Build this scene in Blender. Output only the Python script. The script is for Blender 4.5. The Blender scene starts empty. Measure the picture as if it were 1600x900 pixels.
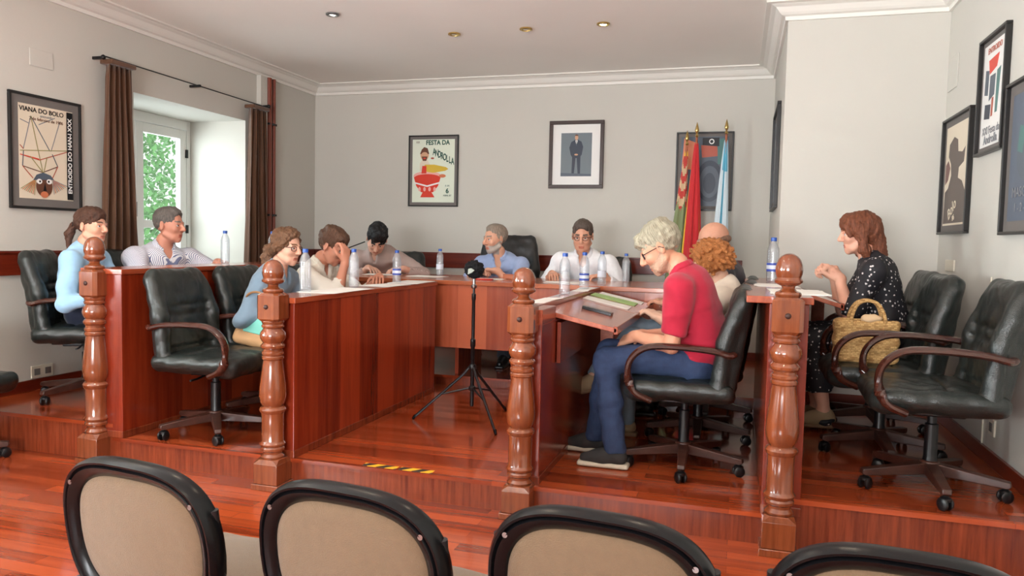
import bpy, bmesh, math, random
import numpy as np
from mathutils import Vector, Matrix
PI = math.pi
C = bpy.context.scene.collection
SC = bpy.context.scene

# ---------------------------------------------------------------- camera
cam_d = bpy.data.cameras.new('camera')
cam = bpy.data.objects.new('camera', cam_d); C.objects.link(cam)
cam_d.sensor_width = 36.0; cam_d.lens = 1185.74 / 1600 * 36; cam_d.clip_start = 0.02; cam_d.clip_end = 200
_X = Vector((0.9581, 0.2863, 0.0219)); _D = Vector((-0.2850, 0.9565, -0.0612))
_X.normalize(); _D = (_D - _D.dot(_X) * _X).normalized(); _U = _X.cross(_D)
cam.matrix_world = Matrix(((_X.x, _U.x, -_D.x, 0), (_X.y, _U.y, -_D.y, 0), (_X.z, _U.z, -_D.z, 1.30), (0, 0, 0, 1)))
SC.camera = cam
SC.view_settings.view_transform = 'Standard'; SC.view_settings.look = 'None'
SC.view_settings.gamma = 1.0; SC.view_settings.use_curve_mapping = False
SC.view_settings.exposure = 0.54

# ---------------------------------------------------------------- world and daylight
W = bpy.data.worlds.new('world'); SC.world = W; W.use_nodes = True
bg = W.node_tree.nodes['Background']; bg.inputs[0].default_value = (0.86, 0.94, 1.0, 1); bg.inputs[1].default_value = 4.0
def area(loc, aim, sx, sy, power, col):
    l = bpy.data.lights.new('daylight', 'AREA'); l.shape = 'RECTANGLE'; l.size = sx; l.size_y = sy; l.energy = power; l.color = col
    o = bpy.data.objects.new('daylight', l); C.objects.link(o); o.location = loc; o.rotation_euler = (Vector(aim) - Vector(loc)).to_track_quat('-Z', 'Y').to_euler(); return o
DAY = (0.86, 0.94, 1.0)      # daylight outside each window of the left wall and outside the rear window
area((-6.3, 4.55, 2.0), (-3.4, 7.0, 1.5), 2.2, 2.0, 95, DAY)
area((-5.55, 1.55, 1.45), (-3.6, 1.9, 4.6), 1.38, 1.38, 460, DAY)
area((-5.55, -1.25, 1.45), (-3.6, -0.6, 4.6), 1.38, 1.38, 460, DAY)
area((-1.4, -3.40, 1.45), (-1.9, -1.4, 4.6), 2.2, 1.38, 400, (0.96, 0.97, 1.0))

# ---------------------------------------------------------------- materials
def lin(c):
    return tuple(((v / 255) / 12.92 if v / 255 <= 0.04045 else ((v / 255 + 0.055) / 1.055) ** 2.4) for v in c) + (1,)
def newmat(name):
    m = bpy.data.materials.new(name); m.use_nodes = True
    nt = m.node_tree; return m, nt, nt.nodes['Principled BSDF']
def plain(name, col, rough=0.5, metal=0.0, coat=0.0, bump=0.0, bscale=60, var=0.0, spec=0.5, sheen=0.0, trans=0.0, alpha=1.0, ior=1.45):
    m, nt, b = newmat(name); N = nt.nodes; L = nt.links
    b.inputs['Base Color'].default_value = lin(col); b.inputs['Roughness'].default_value = rough
    b.inputs['Metallic'].default_value = metal; b.inputs['Coat Weight'].default_value = coat
    b.inputs['Specular IOR Level'].default_value = spec; b.inputs['Sheen Weight'].default_value = sheen
    b.inputs['Transmission Weight'].default_value = trans; b.inputs['Alpha'].default_value = alpha; b.inputs['IOR'].default_value = ior
    if bump or var:
        tc = N.new('ShaderNodeTexCoord'); no = N.new('ShaderNodeTexNoise'); no.inputs['Scale'].default_value = bscale; no.inputs['Detail'].default_value = 4
        L.new(tc.outputs['Object'], no.inputs['Vector'])
        if bump:
            bp = N.new('ShaderNodeBump'); bp.inputs['Strength'].default_value = bump; bp.inputs['Distance'].default_value = 0.01
            L.new(no.outputs['Fac'], bp.inputs['Height']); L.new(bp.outputs['Normal'], b.inputs['Normal'])
        if var:
            n2 = N.new('ShaderNodeTexNoise'); n2.inputs['Scale'].default_value = bscale * 0.12; n2.inputs['Detail'].default_value = 3
            L.new(tc.outputs['Object'], n2.inputs['Vector'])
            mx = N.new('ShaderNodeMix'); mx.data_type = 'RGBA'
            c = lin(col); mx.inputs['A'].default_value = tuple(v * (1 - var) for v in c[:3]) + (1,); mx.inputs['B'].default_value = tuple(min(1, v * (1 + var)) for v in c[:3]) + (1,)
            L.new(n2.outputs['Fac'], mx.inputs['Factor']); L.new(mx.outputs['Result'], b.inputs['Base Color'])
    return m
def wood(name, dark, light, axis='Z', rough=0.22, coat=0.3, scale=1.0, plank=None, bump=0.02):
    """grain along an axis; plank=(length, width, long axis, cross axis) adds joined boards"""
    m, nt, b = newmat(name); N = nt.nodes; L = nt.links
    tc = N.new('ShaderNodeTexCoord'); mp = N.new('ShaderNodeMapping'); L.new(tc.outputs['Object'], mp.inputs['Vector'])
    s = [14 * scale] * 3; s['XYZ'.index(axis)] = 0.9 * scale; mp.inputs['Scale'].default_value = s
    no = N.new('ShaderNodeTexNoise'); no.inputs['Scale'].default_value = 1.6; no.inputs['Detail'].default_value = 6; no.inputs['Roughness'].default_value = 0.65
    L.new(mp.outputs['Vector'], no.inputs['Vector'])
    fac = no.outputs['Fac']
    cr = N.new('ShaderNodeValToRGB'); cr.color_ramp.elements[0].position = 0.3; cr.color_ramp.elements[1].position = 0.72
    cr.color_ramp.elements[0].color = lin(dark); cr.color_ramp.elements[1].color = lin(light)
    if plank:
        ln, wd, la, ca = plank
        sp = N.new('ShaderNodeSeparateXYZ'); cb = N.new('ShaderNodeCombineXYZ'); L.new(tc.outputs['Object'], sp.inputs[0])
        L.new(sp.outputs[la], cb.inputs['X']); L.new(sp.outputs[ca], cb.inputs['Y'])
        br = N.new('ShaderNodeTexBrick'); br.inputs['Scale'].default_value = 1.0
        br.inputs['Brick Width'].default_value = ln; br.inputs['Row Height'].default_value = wd; br.inputs['Mortar Size'].default_value = 0.0012
        br.inputs['Color1'].default_value = (0, 0, 0, 1); br.inputs['Color2'].default_value = (1, 1, 1, 1); br.inputs['Mortar'].default_value = (0.1, 0.1, 0.1, 1)
        br.offset = 0.37; L.new(cb.outputs[0], br.inputs['Vector'])
        bw = N.new('ShaderNodeRGBToBW'); L.new(br.outputs['Color'], bw.inputs[0])
        ma = N.new('ShaderNodeMath'); ma.operation = 'MULTIPLY_ADD'; ma.inputs[1].default_value = 0.42; L.new(bw.outputs[0], ma.inputs[0])
        m2 = N.new('ShaderNodeMath'); m2.operation = 'MULTIPLY'; m2.inputs[1].default_value = 0.68; L.new(fac, m2.inputs[0]); L.new(m2.outputs[0], ma.inputs[2]); fac = ma.outputs[0]
    L.new(fac, cr.inputs['Fac']); L.new(cr.outputs['Color'], b.inputs['Base Color'])
    b.inputs['Roughness'].default_value = rough; b.inputs['Coat Weight'].default_value = coat; b.inputs['Coat Roughness'].default_value = 0.12
    if bump:
        bp = N.new('ShaderNodeBump'); bp.inputs['Strength'].default_value = bump * 4; bp.inputs['Distance'].default_value = 0.004
        L.new(no.outputs['Fac'], bp.inputs['Height']); L.new(bp.outputs['Normal'], b.inputs['Normal'])
    return m
def leather(name, col, rough=0.38):
    m, nt, b = newmat(name); N = nt.nodes; L = nt.links
    tc = N.new('ShaderNodeTexCoord')
    n1 = N.new('ShaderNodeTexNoise'); n1.inputs['Scale'].default_value = 9; n1.inputs['Detail'].default_value = 5; n1.inputs['Distortion'].default_value = 0.6
    v = N.new('ShaderNodeTexVoronoi'); v.inputs['Scale'].default_value = 240
    L.new(tc.outputs['Object'], n1.inputs['Vector']); L.new(tc.outputs['Object'], v.inputs['Vector'])
    mx = N.new('ShaderNodeMix'); mx.data_type = 'RGBA'; c = lin(col)
    mx.inputs['A'].default_value = tuple(k * 0.6 for k in c[:3]) + (1,); mx.inputs['B'].default_value = tuple(k * 1.5 for k in c[:3]) + (1,)
    L.new(n1.outputs['Fac'], mx.inputs['Factor']); L.new(mx.outputs['Result'], b.inputs['Base Color'])
    ad = N.new('ShaderNodeMath'); ad.operation = 'MULTIPLY_ADD'; ad.inputs[1].default_value = 0.12; L.new(v.outputs['Distance'], ad.inputs[0]); L.new(n1.outputs['Fac'], ad.inputs[2])
    bp = N.new('ShaderNodeBump'); bp.inputs['Strength'].default_value = 0.5; bp.inputs['Distance'].default_value = 0.012
    L.new(ad.outputs[0], bp.inputs['Height']); L.new(bp.outputs['Normal'], b.inputs['Normal'])
    b.inputs['Roughness'].default_value = rough; return m
def wall_paint(name, col):
    m, nt, b = newmat(name); N = nt.nodes; L = nt.links
    tc = N.new('ShaderNodeTexCoord')
    n1 = N.new('ShaderNodeTexNoise'); n1.inputs['Scale'].default_value = 0.9; n1.inputs['Detail'].default_value = 5
    n2 = N.new('ShaderNodeTexNoise'); n2.inputs['Scale'].default_value = 55; n2.inputs['Detail'].default_value = 3
    L.new(tc.outputs['Object'], n1.inputs['Vector']); L.new(tc.outputs['Object'], n2.inputs['Vector'])
    mx = N.new('ShaderNodeMix'); mx.data_type = 'RGBA'; c = lin(col)
    mx.inputs['A'].default_value = tuple(k * 0.93 for k in c[:3]) + (1,); mx.inputs['B'].default_value = tuple(min(1, k * 1.05) for k in c[:3]) + (1,)
    L.new(n1.outputs['Fac'], mx.inputs['Factor']); L.new(mx.outputs['Result'], b.inputs['Base Color'])
    bp = N.new('ShaderNodeBump'); bp.inputs['Strength'].default_value = 0.12; bp.inputs['Distance'].default_value = 0.004
    L.new(n2.outputs['Fac'], bp.inputs['Height']); L.new(bp.outputs['Normal'], b.inputs['Normal'])
    b.inputs['Roughness'].default_value = 0.75; b.inputs['Specular IOR Level'].default_value = 0.25; return m
def stripes(name, a, b_, axis, freq, duty=0.5, rough=0.8):
    """woven stripes along a garment"""
    m, nt, b = newmat(name); N = nt.nodes; L = nt.links
    tc = N.new('ShaderNodeTexCoord'); mp = N.new('ShaderNodeMapping'); L.new(tc.outputs['Object'], mp.inputs['Vector'])
    mp.inputs['Rotation'].default_value = axis
    wv = N.new('ShaderNodeTexWave'); wv.inputs['Scale'].default_value = freq; wv.inputs['Distortion'].default_value = 0.6; wv.inputs['Detail'].default_value = 1
    L.new(mp.outputs['Vector'], wv.inputs['Vector'])
    cr = N.new('ShaderNodeValToRGB'); cr.color_ramp.elements[0].position = duty - 0.12; cr.color_ramp.elements[1].position = duty + 0.12
    cr.color_ramp.elements[0].color = lin(a); cr.color_ramp.elements[1].color = lin(b_)
    L.new(wv.outputs['Fac'], cr.inputs['Fac']); L.new(cr.outputs['Color'], b.inputs['Base Color'])
    b.inputs['Roughness'].default_value = rough; return m
def spots(name, a, b_, scale, thr=0.32, rough=0.7):
    m, nt, b = newmat(name); N = nt.nodes; L = nt.links
    tc = N.new('ShaderNodeTexCoord'); v = N.new('ShaderNodeTexVoronoi'); v.inputs['Scale'].default_value = scale; v.inputs['Randomness'].default_value = 1
    no = N.new('ShaderNodeTexNoise'); no.inputs['Scale'].default_value = scale * 1.6
    L.new(tc.outputs['Object'], v.inputs['Vector']); L.new(tc.outputs['Object'], no.inputs['Vector'])
    ad = N.new('ShaderNodeMath'); ad.operation = 'MULTIPLY_ADD'; ad.inputs[1].default_value = 0.5; L.new(no.outputs['Fac'], ad.inputs[0]); L.new(v.outputs['Distance'], ad.inputs[2])
    cr = N.new('ShaderNodeValToRGB'); cr.color_ramp.elements[0].position = thr; cr.color_ramp.elements[1].position = thr + 0.06
    cr.color_ramp.elements[0].color = lin(b_); cr.color_ramp.elements[1].color = lin(a)
    L.new(ad.outputs[0], cr.inputs['Fac']); L.new(cr.outputs['Color'], b.inputs['Base Color'])
    b.inputs['Roughness'].default_value = rough; return m
def glow(name, col, strength):
    m = bpy.data.materials.new(name); m.use_nodes = True; nt = m.node_tree; nt.nodes.clear()
    e = nt.nodes.new('ShaderNodeEmission'); e.inputs[0].default_value = tuple(col) + (1,); e.inputs[1].default_value = strength
    o = nt.nodes.new('ShaderNodeOutputMaterial'); nt.links.new(e.outputs[0], o.inputs[0]); return m
def glass(name, tint=(1, 1, 1), op=0.12, rough=0.02, milk=0.0):
    m = bpy.data.materials.new(name); m.use_nodes = True; nt = m.node_tree; nt.nodes.clear(); N = nt.nodes; L = nt.links
    t = N.new('ShaderNodeBsdfTransparent'); t.inputs[0].default_value = tuple(tint) + (1,)
    g = N.new('ShaderNodeBsdfGlossy'); g.inputs['Roughness'].default_value = rough
    f = N.new('ShaderNodeLayerWeight'); f.inputs['Blend'].default_value = 0.5; pw = N.new('ShaderNodeMath'); pw.operation = 'POWER'; pw.inputs[1].default_value = 5; L.new(f.outputs['Facing'], pw.inputs[0])
    a = N.new('ShaderNodeMath'); a.operation = 'MULTIPLY_ADD'; a.inputs[1].default_value = 0.9; a.inputs[2].default_value = op + 0.04; L.new(pw.outputs[0], a.inputs[0])
    mx = N.new('ShaderNodeMixShader'); L.new(a.outputs[0], mx.inputs[0]); L.new(t.outputs[0], mx.inputs[1]); L.new(g.outputs[0], mx.inputs[2])
    if milk:
        d = N.new('ShaderNodeBsdfDiffuse'); d.inputs[0].default_value = (0.86, 0.90, 0.94, 1); m2 = N.new('ShaderNodeMixShader'); m2.inputs[0].default_value = milk
        L.new(mx.outputs[0], m2.inputs[1]); L.new(d.outputs[0], m2.inputs[2]); mx = m2
    o = N.new('ShaderNodeOutputMaterial'); L.new(mx.outputs[0], o.inputs[0]); return m

M = {}
M['wall'] = wall_paint('wall_paint', (202, 198, 189))
M['ceil'] = wall_paint('ceiling_paint', (250, 245, 238))
M['white'] = plain('white_gloss_paint', (228, 228, 224), 0.4)
M['corn'] = plain('cornice_paint', (232, 228, 220), 0.55)
M['floor'] = wood('floor_boards', (114, 42, 20), (168, 74, 38), 'X', 0.14, 0.35, 1.0, (1.1, 0.075, 'X', 'Y'))
M['panel'] = wood('desk_panel_wood', (100, 28, 12), (156, 58, 28), 'Z', 0.25, 0.25, 0.8, (9.0, 0.24, 'Z', 'Y'))
M['panelx'] = wood('head_table_wood', (134, 56, 32), (178, 92, 60), 'Z', 0.25, 0.25, 0.8, (9.0, 0.24, 'Z', 'X'))
M['riser'] = wood('riser_wood', (88, 32, 16), (138, 62, 34), 'Z', 0.25, 0.25, 1.6)
M['deskx'] = wood('desk_top_wood', (138, 62, 34), (190, 108, 66), 'X', 0.2, 0.35, 1.0)
M['desky'] = wood('desk_edge_wood', (120, 44, 24), (174, 84, 50), 'Y', 0.2, 0.35, 1.0)
M['rail'] = wood('dado_rail_wood', (82, 20, 10), (122, 42, 20), 'X', 0.3, 0.2, 1.0)
M['raily'] = wood('dado_rail_wood_side', (82, 20, 10), (122, 42, 20), 'Y', 0.3, 0.2, 1.0)
M['newel'] = wood('newel_wood', (98, 46, 24), (136, 72, 40), 'Z', 0.14, 0.7, 1.4)
M['dark'] = plain('dark_hole', (50, 20, 10), 0.5)
M['leather'] = leather('black_green_leather', (30, 35, 33), 0.30)
M['leather2'] = leather('black_leather', (26, 27, 28), 0.4)
M['armwood'] = wood('armrest_wood', (44, 20, 15), (74, 38, 28), 'X', 0.2, 0.5, 1.2)
M['starwood'] = wood('star_base_wood', (48, 26, 20), (78, 46, 36), 'X', 0.38, 0.1, 1.2)
M['black'] = plain('black_plastic', (18, 18, 20), 0.32)
M['blackgloss'] = plain('gloss_black_plastic', (9, 9, 11), 0.27, spec=0.28)
M['metal'] = plain('steel', (150, 150, 150), 0.3, 1.0)
M['brass'] = plain('brass', (205, 175, 110), 0.25, 1.0)
M['beige'] = plain('beige_upholstery', (98, 77, 55), 0.85, bump=0.35, bscale=420, var=0.12, sheen=0.2)
M['curtain'] = plain('brown_curtain_cloth', (92, 58, 34), 0.7, bump=0.1, bscale=200, var=0.1, sheen=0.3)
M['paper'] = plain('white_paper', (232, 230, 224), 0.7)
M['plate'] = plain('cream_plastic', (214, 206, 188), 0.4)
M['frame'] = plain('black_picture_frame', (30, 28, 27), 0.35)
M['framewood'] = plain('dark_brown_frame', (52, 30, 24), 0.35)
M['mat'] = plain('grey_mount', (112, 106, 102), 0.7)

def strand_mat(name, col):
    m, nt, b = newmat(name); N = nt.nodes; L = nt.links; c = lin(col)
    at = N.new('ShaderNodeAttribute'); at.attribute_name = 'strand'; no = N.new('ShaderNodeTexNoise'); no.inputs['Scale'].default_value = 7; no.inputs['Detail'].default_value = 5; no.inputs['Roughness'].default_value = 0.7
    L.new(at.outputs['Vector'], no.inputs['Vector'])
    cr = N.new('ShaderNodeValToRGB'); cr.color_ramp.elements[0].position = 0.32; cr.color_ramp.elements[1].position = 0.68
    cr.color_ramp.elements[0].color = tuple(v * 0.35 for v in c[:3]) + (1,); cr.color_ramp.elements[1].color = tuple(min(1, v * 1.4) for v in c[:3]) + (1,)
    L.new(no.outputs['Fac'], cr.inputs['Fac']); L.new(cr.outputs['Color'], b.inputs['Base Color'])
    bp = N.new('ShaderNodeBump'); bp.inputs['Strength'].default_value = 1.0; bp.inputs['Distance'].default_value = 0.006
    L.new(no.outputs['Fac'], bp.inputs['Height']); L.new(bp.outputs['Normal'], b.inputs['Normal']); b.inputs['Roughness'].default_value = 0.5; b.inputs['Specular IOR Level'].default_value = 0.35; return m
# ---------------------------------------------------------------- helpers
def prop(o, label=None, cat=None, group=None, kind=None):
    if label: o['label'] = label
    if cat: o['category'] = cat
    if group: o['group'] = group
    if kind: o['kind'] = kind
    return o
def empty(name, loc=(0, 0, 0), rz=0.0, label=None, cat=None, group=None):
    o = bpy.data.objects.new(name, None); C.objects.link(o); o.empty_display_size = 0.05
    o.location = loc; o.rotation_euler = (0, 0, rz); return prop(o, label, cat, group)
def smooth(me, angle=40):
    me.polygons.foreach_set('use_smooth', [True] * len(me.polygons))
    try: me.set_sharp_from_angle(angle=math.radians(angle))
    except Exception: pass
class MB:
    def __init__(s): s.v = []; s.f = []; s.m = []
    def add(s, vs, fs, mi=0):
        n = len(s.v); s.v += [tuple(v) for v in vs]; s.f += [tuple(i + n for i in f) for f in fs]; s.m += [mi] * len(fs); return s
    def box(s, x0, x1, y0, y1, z0, z1, mi=0, T=None):
        vs = [(x, y, z) for z in (z0, z1) for (x, y) in ((x0, y0), (x1, y0), (x1, y1), (x0, y1))]
        if T is not None: vs = [T @ Vector(v) for v in vs]
        return s.add(vs, [(3, 2, 1, 0), (4, 5, 6, 7), (0, 1, 5, 4), (1, 2, 6, 5), (2, 3, 7, 6), (3, 0, 4, 7)], mi)
    def prism(s, pts, a, b, axis='z', mi=0):
        """pts: counter-clockwise outline; extruded from a to b along axis"""
        n = len(pts)
        def P(p, t): return {'z': (p[0], p[1], t), 'y': (p[0], t, p[1]), 'x': (t, p[0], p[1])}[axis]
        vs = [P(p, a) for p in pts] + [P(p, b) for p in pts]
        fs = [tuple(range(n - 1, -1, -1)), tuple(range(n, 2 * n))] + [(i, (i + 1) % n, n + (i + 1) % n, n + i) for i in range(n)]
        if axis == 'y': fs = [tuple(reversed(f)) for f in fs]
        return s.add(vs, fs, mi)
    def lathe(s, prof, n=24, c=(0, 0, 0), mi=0, T=None):
        vs = []; fs = []
        for r, z in prof:
            for k in range(n):
                a = 2 * PI * k / n; v = Vector((c[0] + r * math.cos(a), c[1] + r * math.sin(a), c[2] + z)); vs.append(T @ v if T is not None else v)
        for i in range(len(prof) - 1):
            for k in range(n): fs.append((i * n + k, i * n + (k + 1) % n, (i + 1) * n + (k + 1) % n, (i + 1) * n + k))
        fs.append(tuple(range(n - 1, -1, -1))); fs.append(tuple((len(prof) - 1) * n + k for k in range(n)))
        return s.add(vs, fs, mi)
    def tube(s, pts, r, n=10, mi=0, ry=None, up=None):
        pts = [Vector(p) for p in pts]; m = len(pts); rs = r if isinstance(r, (list, tuple)) else [r] * m
        vs = []; fs = []; u = None
        for i, p in enumerate(pts):
            t = (pts[min(i + 1, m - 1)] - pts[max(i - 1, 0)]).normalized()
            if up is not None: u = Vector(up) - t * t.dot(Vector(up))
            elif u is None: u = t.orthogonal()
            else: u = u - t * t.dot(u)
            u.normalize(); w = t.cross(u)
            for k in range(n):
                a = 2 * PI * k / n; vs.append(p + u * (math.cos(a) * rs[i]) + w * (math.sin(a) * (rs[i] if ry is None else ry)))
        for i in range(m - 1):
            for k in range(n): fs.append((i * n + k, i * n + (k + 1) % n, (i + 1) * n + (k + 1) % n, (i + 1) * n + k))
        fs.append(tuple(range(n - 1, -1, -1))); fs.append(tuple((m - 1) * n + k for k in range(n)))
        return s.add(vs, fs, mi)
    def build(s, name, mats, parent=None, loc=None, bevel=0.0, sm=True, angle=40, seg=2):
        me = bpy.data.meshes.new(name); me.from_pydata(s.v, [], s.f); mats = mats if isinstance(mats, (list, tuple)) else [mats]
        for m in mats: me.materials.append(m)
        if len(mats) > 1: me.polygons.foreach_set('material_index', s.m)
        bm = bmesh.new(); bm.from_mesh(me); bmesh.ops.recalc_face_normals(bm, faces=bm.faces); bm.to_mesh(me); bm.free()
        if sm: smooth(me, angle)
        me.update(); o = bpy.data.objects.new(name, me); C.objects.link(o)
        if parent is not None: o.parent = parent
        if loc is not None: o.location = loc
        if bevel:
            b = o.modifiers.new('bevel', 'BEVEL'); b.width = bevel; b.segments = seg; b.limit_method = 'ANGLE'; b.angle_limit = math.radians(50)
        return o
def catmull(P, n=6):
    P = [Vector(p) for p in P]; Q = [P[0] * 2 - P[1]] + P + [P[-1] * 2 - P[-2]]; out = []
    for i in range(1, len(Q) - 2):
        for k in range(n):
            t = k / n; a, b, c, d = Q[i - 1], Q[i], Q[i + 1], Q[i + 2]
            out.append(0.5 * ((2 * b) + (c - a) * t + (2 * a - 5 * b + 4 * c - d) * t * t + (3 * b - a - 3 * c + d) * t ** 3))
    out.append(P[-1]); return out
def copy_tree(root, loc, rz, label=None, cat=None, group=None):
    r = root.copy(); C.objects.link(r); r.location = loc; r.rotation_euler = (0, 0, rz); prop(r, label, cat, group)
    def rec(a, b):
        for ch in a.children:
            c = ch.copy(); C.objects.link(c); c.parent = b; rec(ch, c)
    rec(root, r); return r

# ---------------------------------------------------------------- implicit surfaces: puffy cushions, people, cloth
def rc_fn(a, b, r1, r2):
    a = np.array(a, np.float32); b = np.array(b, np.float32)
    def f(X, Y, Z):
        ba = b - a; L2 = float(ba @ ba) + 1e-9
        px, py, pz = X - a[0], Y - a[1], Z - a[2]
        t = np.clip((px * ba[0] + py * ba[1] + pz * ba[2]) / L2, 0, 1)
        return np.sqrt((px - t * ba[0]) ** 2 + (py - t * ba[1]) ** 2 + (pz - t * ba[2]) ** 2) - (r1 + (r2 - r1) * t)
    R = max(r1, r2); return f, np.minimum(a, b) - R, np.maximum(a, b) + R
def el_fn(c, r, R=None):
    c = np.array(c, np.float32); r = np.array(r, np.float32); R = np.eye(3, dtype=np.float32) if R is None else np.array(R, np.float32)
    def f(X, Y, Z):
        px, py, pz = X - c[0], Y - c[1], Z - c[2]
        q = [(px * R[0, i] + py * R[1, i] + pz * R[2, i]) for i in range(3)]
        k0 = np.sqrt(sum((q[i] / r[i]) ** 2 for i in range(3))); k1 = np.sqrt(sum((q[i] / r[i] ** 2) ** 2 for i in range(3))) + 1e-6
        return k0 * (k0 - 1.0) / k1
    e = np.sqrt((R ** 2) @ (r ** 2)); return f, c - e, c + e
def bx_fn(c, h, rad, R=None):
    c = np.array(c, np.float32); R = np.eye(3, dtype=np.float32) if R is None else np.array(R, np.float32)
    def f(X, Y, Z):
        px, py, pz = X - c[0], Y - c[1], Z - c[2]
        q = [np.abs(px * R[0, i] + py * R[1, i] + pz * R[2, i]) - (h[i] - rad) for i in range(3)]
        o = np.sqrt(sum(np.maximum(v, 0) ** 2 for v in q)); return o + np.minimum(np.maximum(np.maximum(q[0], q[1]), q[2]), 0) - rad
    e = np.abs(R) @ np.array(h, np.float32); return f, c - e, c + e
def cyl_fn(a, d, r, L):
    a = np.array(a, np.float32); d = np.array(d, np.float32); d = d / np.linalg.norm(d)
    def f(X, Y, Z):
        px, py, pz = X - a[0], Y - a[1], Z - a[2]; t = px * d[0] + py * d[1] + pz * d[2]
        rr = np.sqrt(np.maximum(px * px + py * py + pz * pz - t * t, 0)); return np.maximum(np.maximum(-t, t - L), rr - r)
    b = a + d * L; return f, np.minimum(a, b) - r, np.maximum(a, b) + r
class SDF:
    def __init__(s): s.p = []
    def rc(s, a, b, r1, r2, k=0.02): s.p.append((rc_fn(a, b, r1, r2), k, 1)); return s
    def el(s, c, r, R=None, k=0.02): s.p.append((el_fn(c, r, R), k, 1)); return s
    def bx(s, c, h, rad, R=None, k=0.02): s.p.append((bx_fn(c, h, rad, R), k, 1)); return s
    def sub(s, prim, k=0.006): s.p.append((prim, k, -1)); return s
    def mesh(s, h, lo=None, hi=None):
        A = [p for p in s.p if p[2] == 1]
        mn = np.min([p[0][1] for p in A], 0) - 0.02; mx = np.max([p[0][2] for p in A], 0) + 0.02
        if lo is not None: mn = np.maximum(mn, lo)
        if hi is not None: mx = np.minimum(mx, hi)
        n = np.maximum(((mx - mn) / h).astype(int) + 2, 3)
        ax = [(mn[i] + h * np.arange(n[i])).astype(np.float32) for i in range(3)]
        F = np.full(n, 1.0, np.float32)
        for (f, a, b), k, op in s.p:
            m = k + 2.5 * h
            i0 = [max(0, int((a[i] - m - mn[i]) / h)) for i in range(3)]; i1 = [min(n[i], int((b[i] + m - mn[i]) / h) + 2) for i in range(3)]
            if any(i1[i] <= i0[i] for i in range(3)): continue
            sl = tuple(slice(i0[i], i1[i]) for i in range(3))
            X, Y, Z = ax[0][sl[0]][:, None, None], ax[1][sl[1]][None, :, None], ax[2][sl[2]][None, None, :]
            d = f(X, Y, Z).astype(np.float32); g = F[sl]; k = max(k, 1e-4)
            if op == 1:
                t = np.clip(0.5 + 0.5 * (d - g) / k, 0, 1); F[sl] = d + (g - d) * t - k * t * (1 - t)
            else:
                d = -d; t = np.clip(0.5 - 0.5 * (d - g) / k, 0, 1); F[sl] = d + (g - d) * t + k * t * (1 - t)
        return nets(F, mn, h)
def nets(F, mn, h):
    S = F < 0; n = F.shape
    cnt = np.zeros((n[0] - 1, n[1] - 1, n[2] - 1), np.int8)
    for dx in (0, 1):
        for dy in (0, 1):
            for dz in (0, 1): cnt += S[dx:n[0] - 1 + dx, dy:n[1] - 1 + dy, dz:n[2] - 1 + dz]
    act = (cnt > 0) & (cnt < 8); I = np.argwhere(act)
    idx = np.full(act.shape, -1, np.int64); idx[act] = np.arange(len(I))
    acc = np.zeros((len(I), 3)); num = np.zeros(len(I))
    cor = [(a, b, c) for a in (0, 1) for b in (0, 1) for c in (0, 1)]
    for p in cor:
        for ax in range(3):
            if p[ax] == 0:
                q = list(p); q[ax] = 1
                fa = F[I[:, 0] + p[0], I[:, 1] + p[1], I[:, 2] + p[2]]; fb = F[I[:, 0] + q[0], I[:, 1] + q[1], I[:, 2] + q[2]]
                m = (fa < 0) != (fb < 0); t = np.where(m, fa / np.where(m, fa - fb, 1), 0)
                pt = np.tile(np.array(p, float), (len(I), 1)); pt[:, ax] += t; acc += pt * m[:, None]; num += m
    V = mn + h * (I + acc / np.maximum(num, 1)[:, None]); Q = []
    for ax in range(3):
        b, c = (ax + 1) % 3, (ax + 2) % 3
        s0 = [slice(0, None)] * 3; s0[ax] = slice(0, n[ax] - 1); s1 = [slice(0, None)] * 3; s1[ax] = slice(1, n[ax])
        A, B = S[tuple(s0)], S[tuple(s1)]; E = np.argwhere(A != B)
        E = E[(E[:, b] > 0) & (E[:, c] > 0) & (E[:, b] < n[b] - 1) & (E[:, c] < n[c] - 1)]
        ins = A[E[:, 0], E[:, 1], E[:, 2]]
        def at(db, dc):
            e = E.copy(); e[:, b] += db; e[:, c] += dc; return idx[e[:, 0], e[:, 1], e[:, 2]]
        q = np.stack([at(-1, -1), at(0, -1), at(0, 0), at(-1, 0)], 1); q[~ins] = q[~ins][:, ::-1]; Q.append(q)
    return V, np.concatenate(Q)
def vnormals(V, Q):
    e = np.cross(V[Q[:, 2]] - V[Q[:, 0]], V[Q[:, 3]] - V[Q[:, 1]]); N = np.zeros_like(V)
    for k in range(4): np.add.at(N, Q[:, k], e)
    return N / (np.linalg.norm(N, axis=1)[:, None] + 1e-12)
def folds(V, amp, freq, seed=0):
    r = np.random.RandomState(seed); out = np.zeros(len(V))
    for i in range(5):
        k = r.randn(3); k /= np.linalg.norm(k); w = r.randn(3) * freq * 0.35
        out += np.sin(V @ k * freq * (0.6 + 0.5 * r.rand()) + 1.6 * np.sin(V @ w + r.rand() * 6) + r.rand() * 6)
    return amp * (np.abs(out) ** 0.8 * np.sign(out)) / 2.2
def relax(V, Q, it=2):
    for _ in range(it):
        S_ = np.zeros_like(V); n_ = np.zeros(len(V))
        for a in range(4):
            b = (a + 1) % 4; np.add.at(S_, Q[:, a], V[Q[:, b]]); np.add.at(n_, Q[:, a], 1)
            np.add.at(S_, Q[:, b], V[Q[:, a]]); np.add.at(n_, Q[:, b], 1)
        V = V * 0.5 + 0.5 * S_ / np.maximum(n_, 1)[:, None]
    return V
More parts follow.
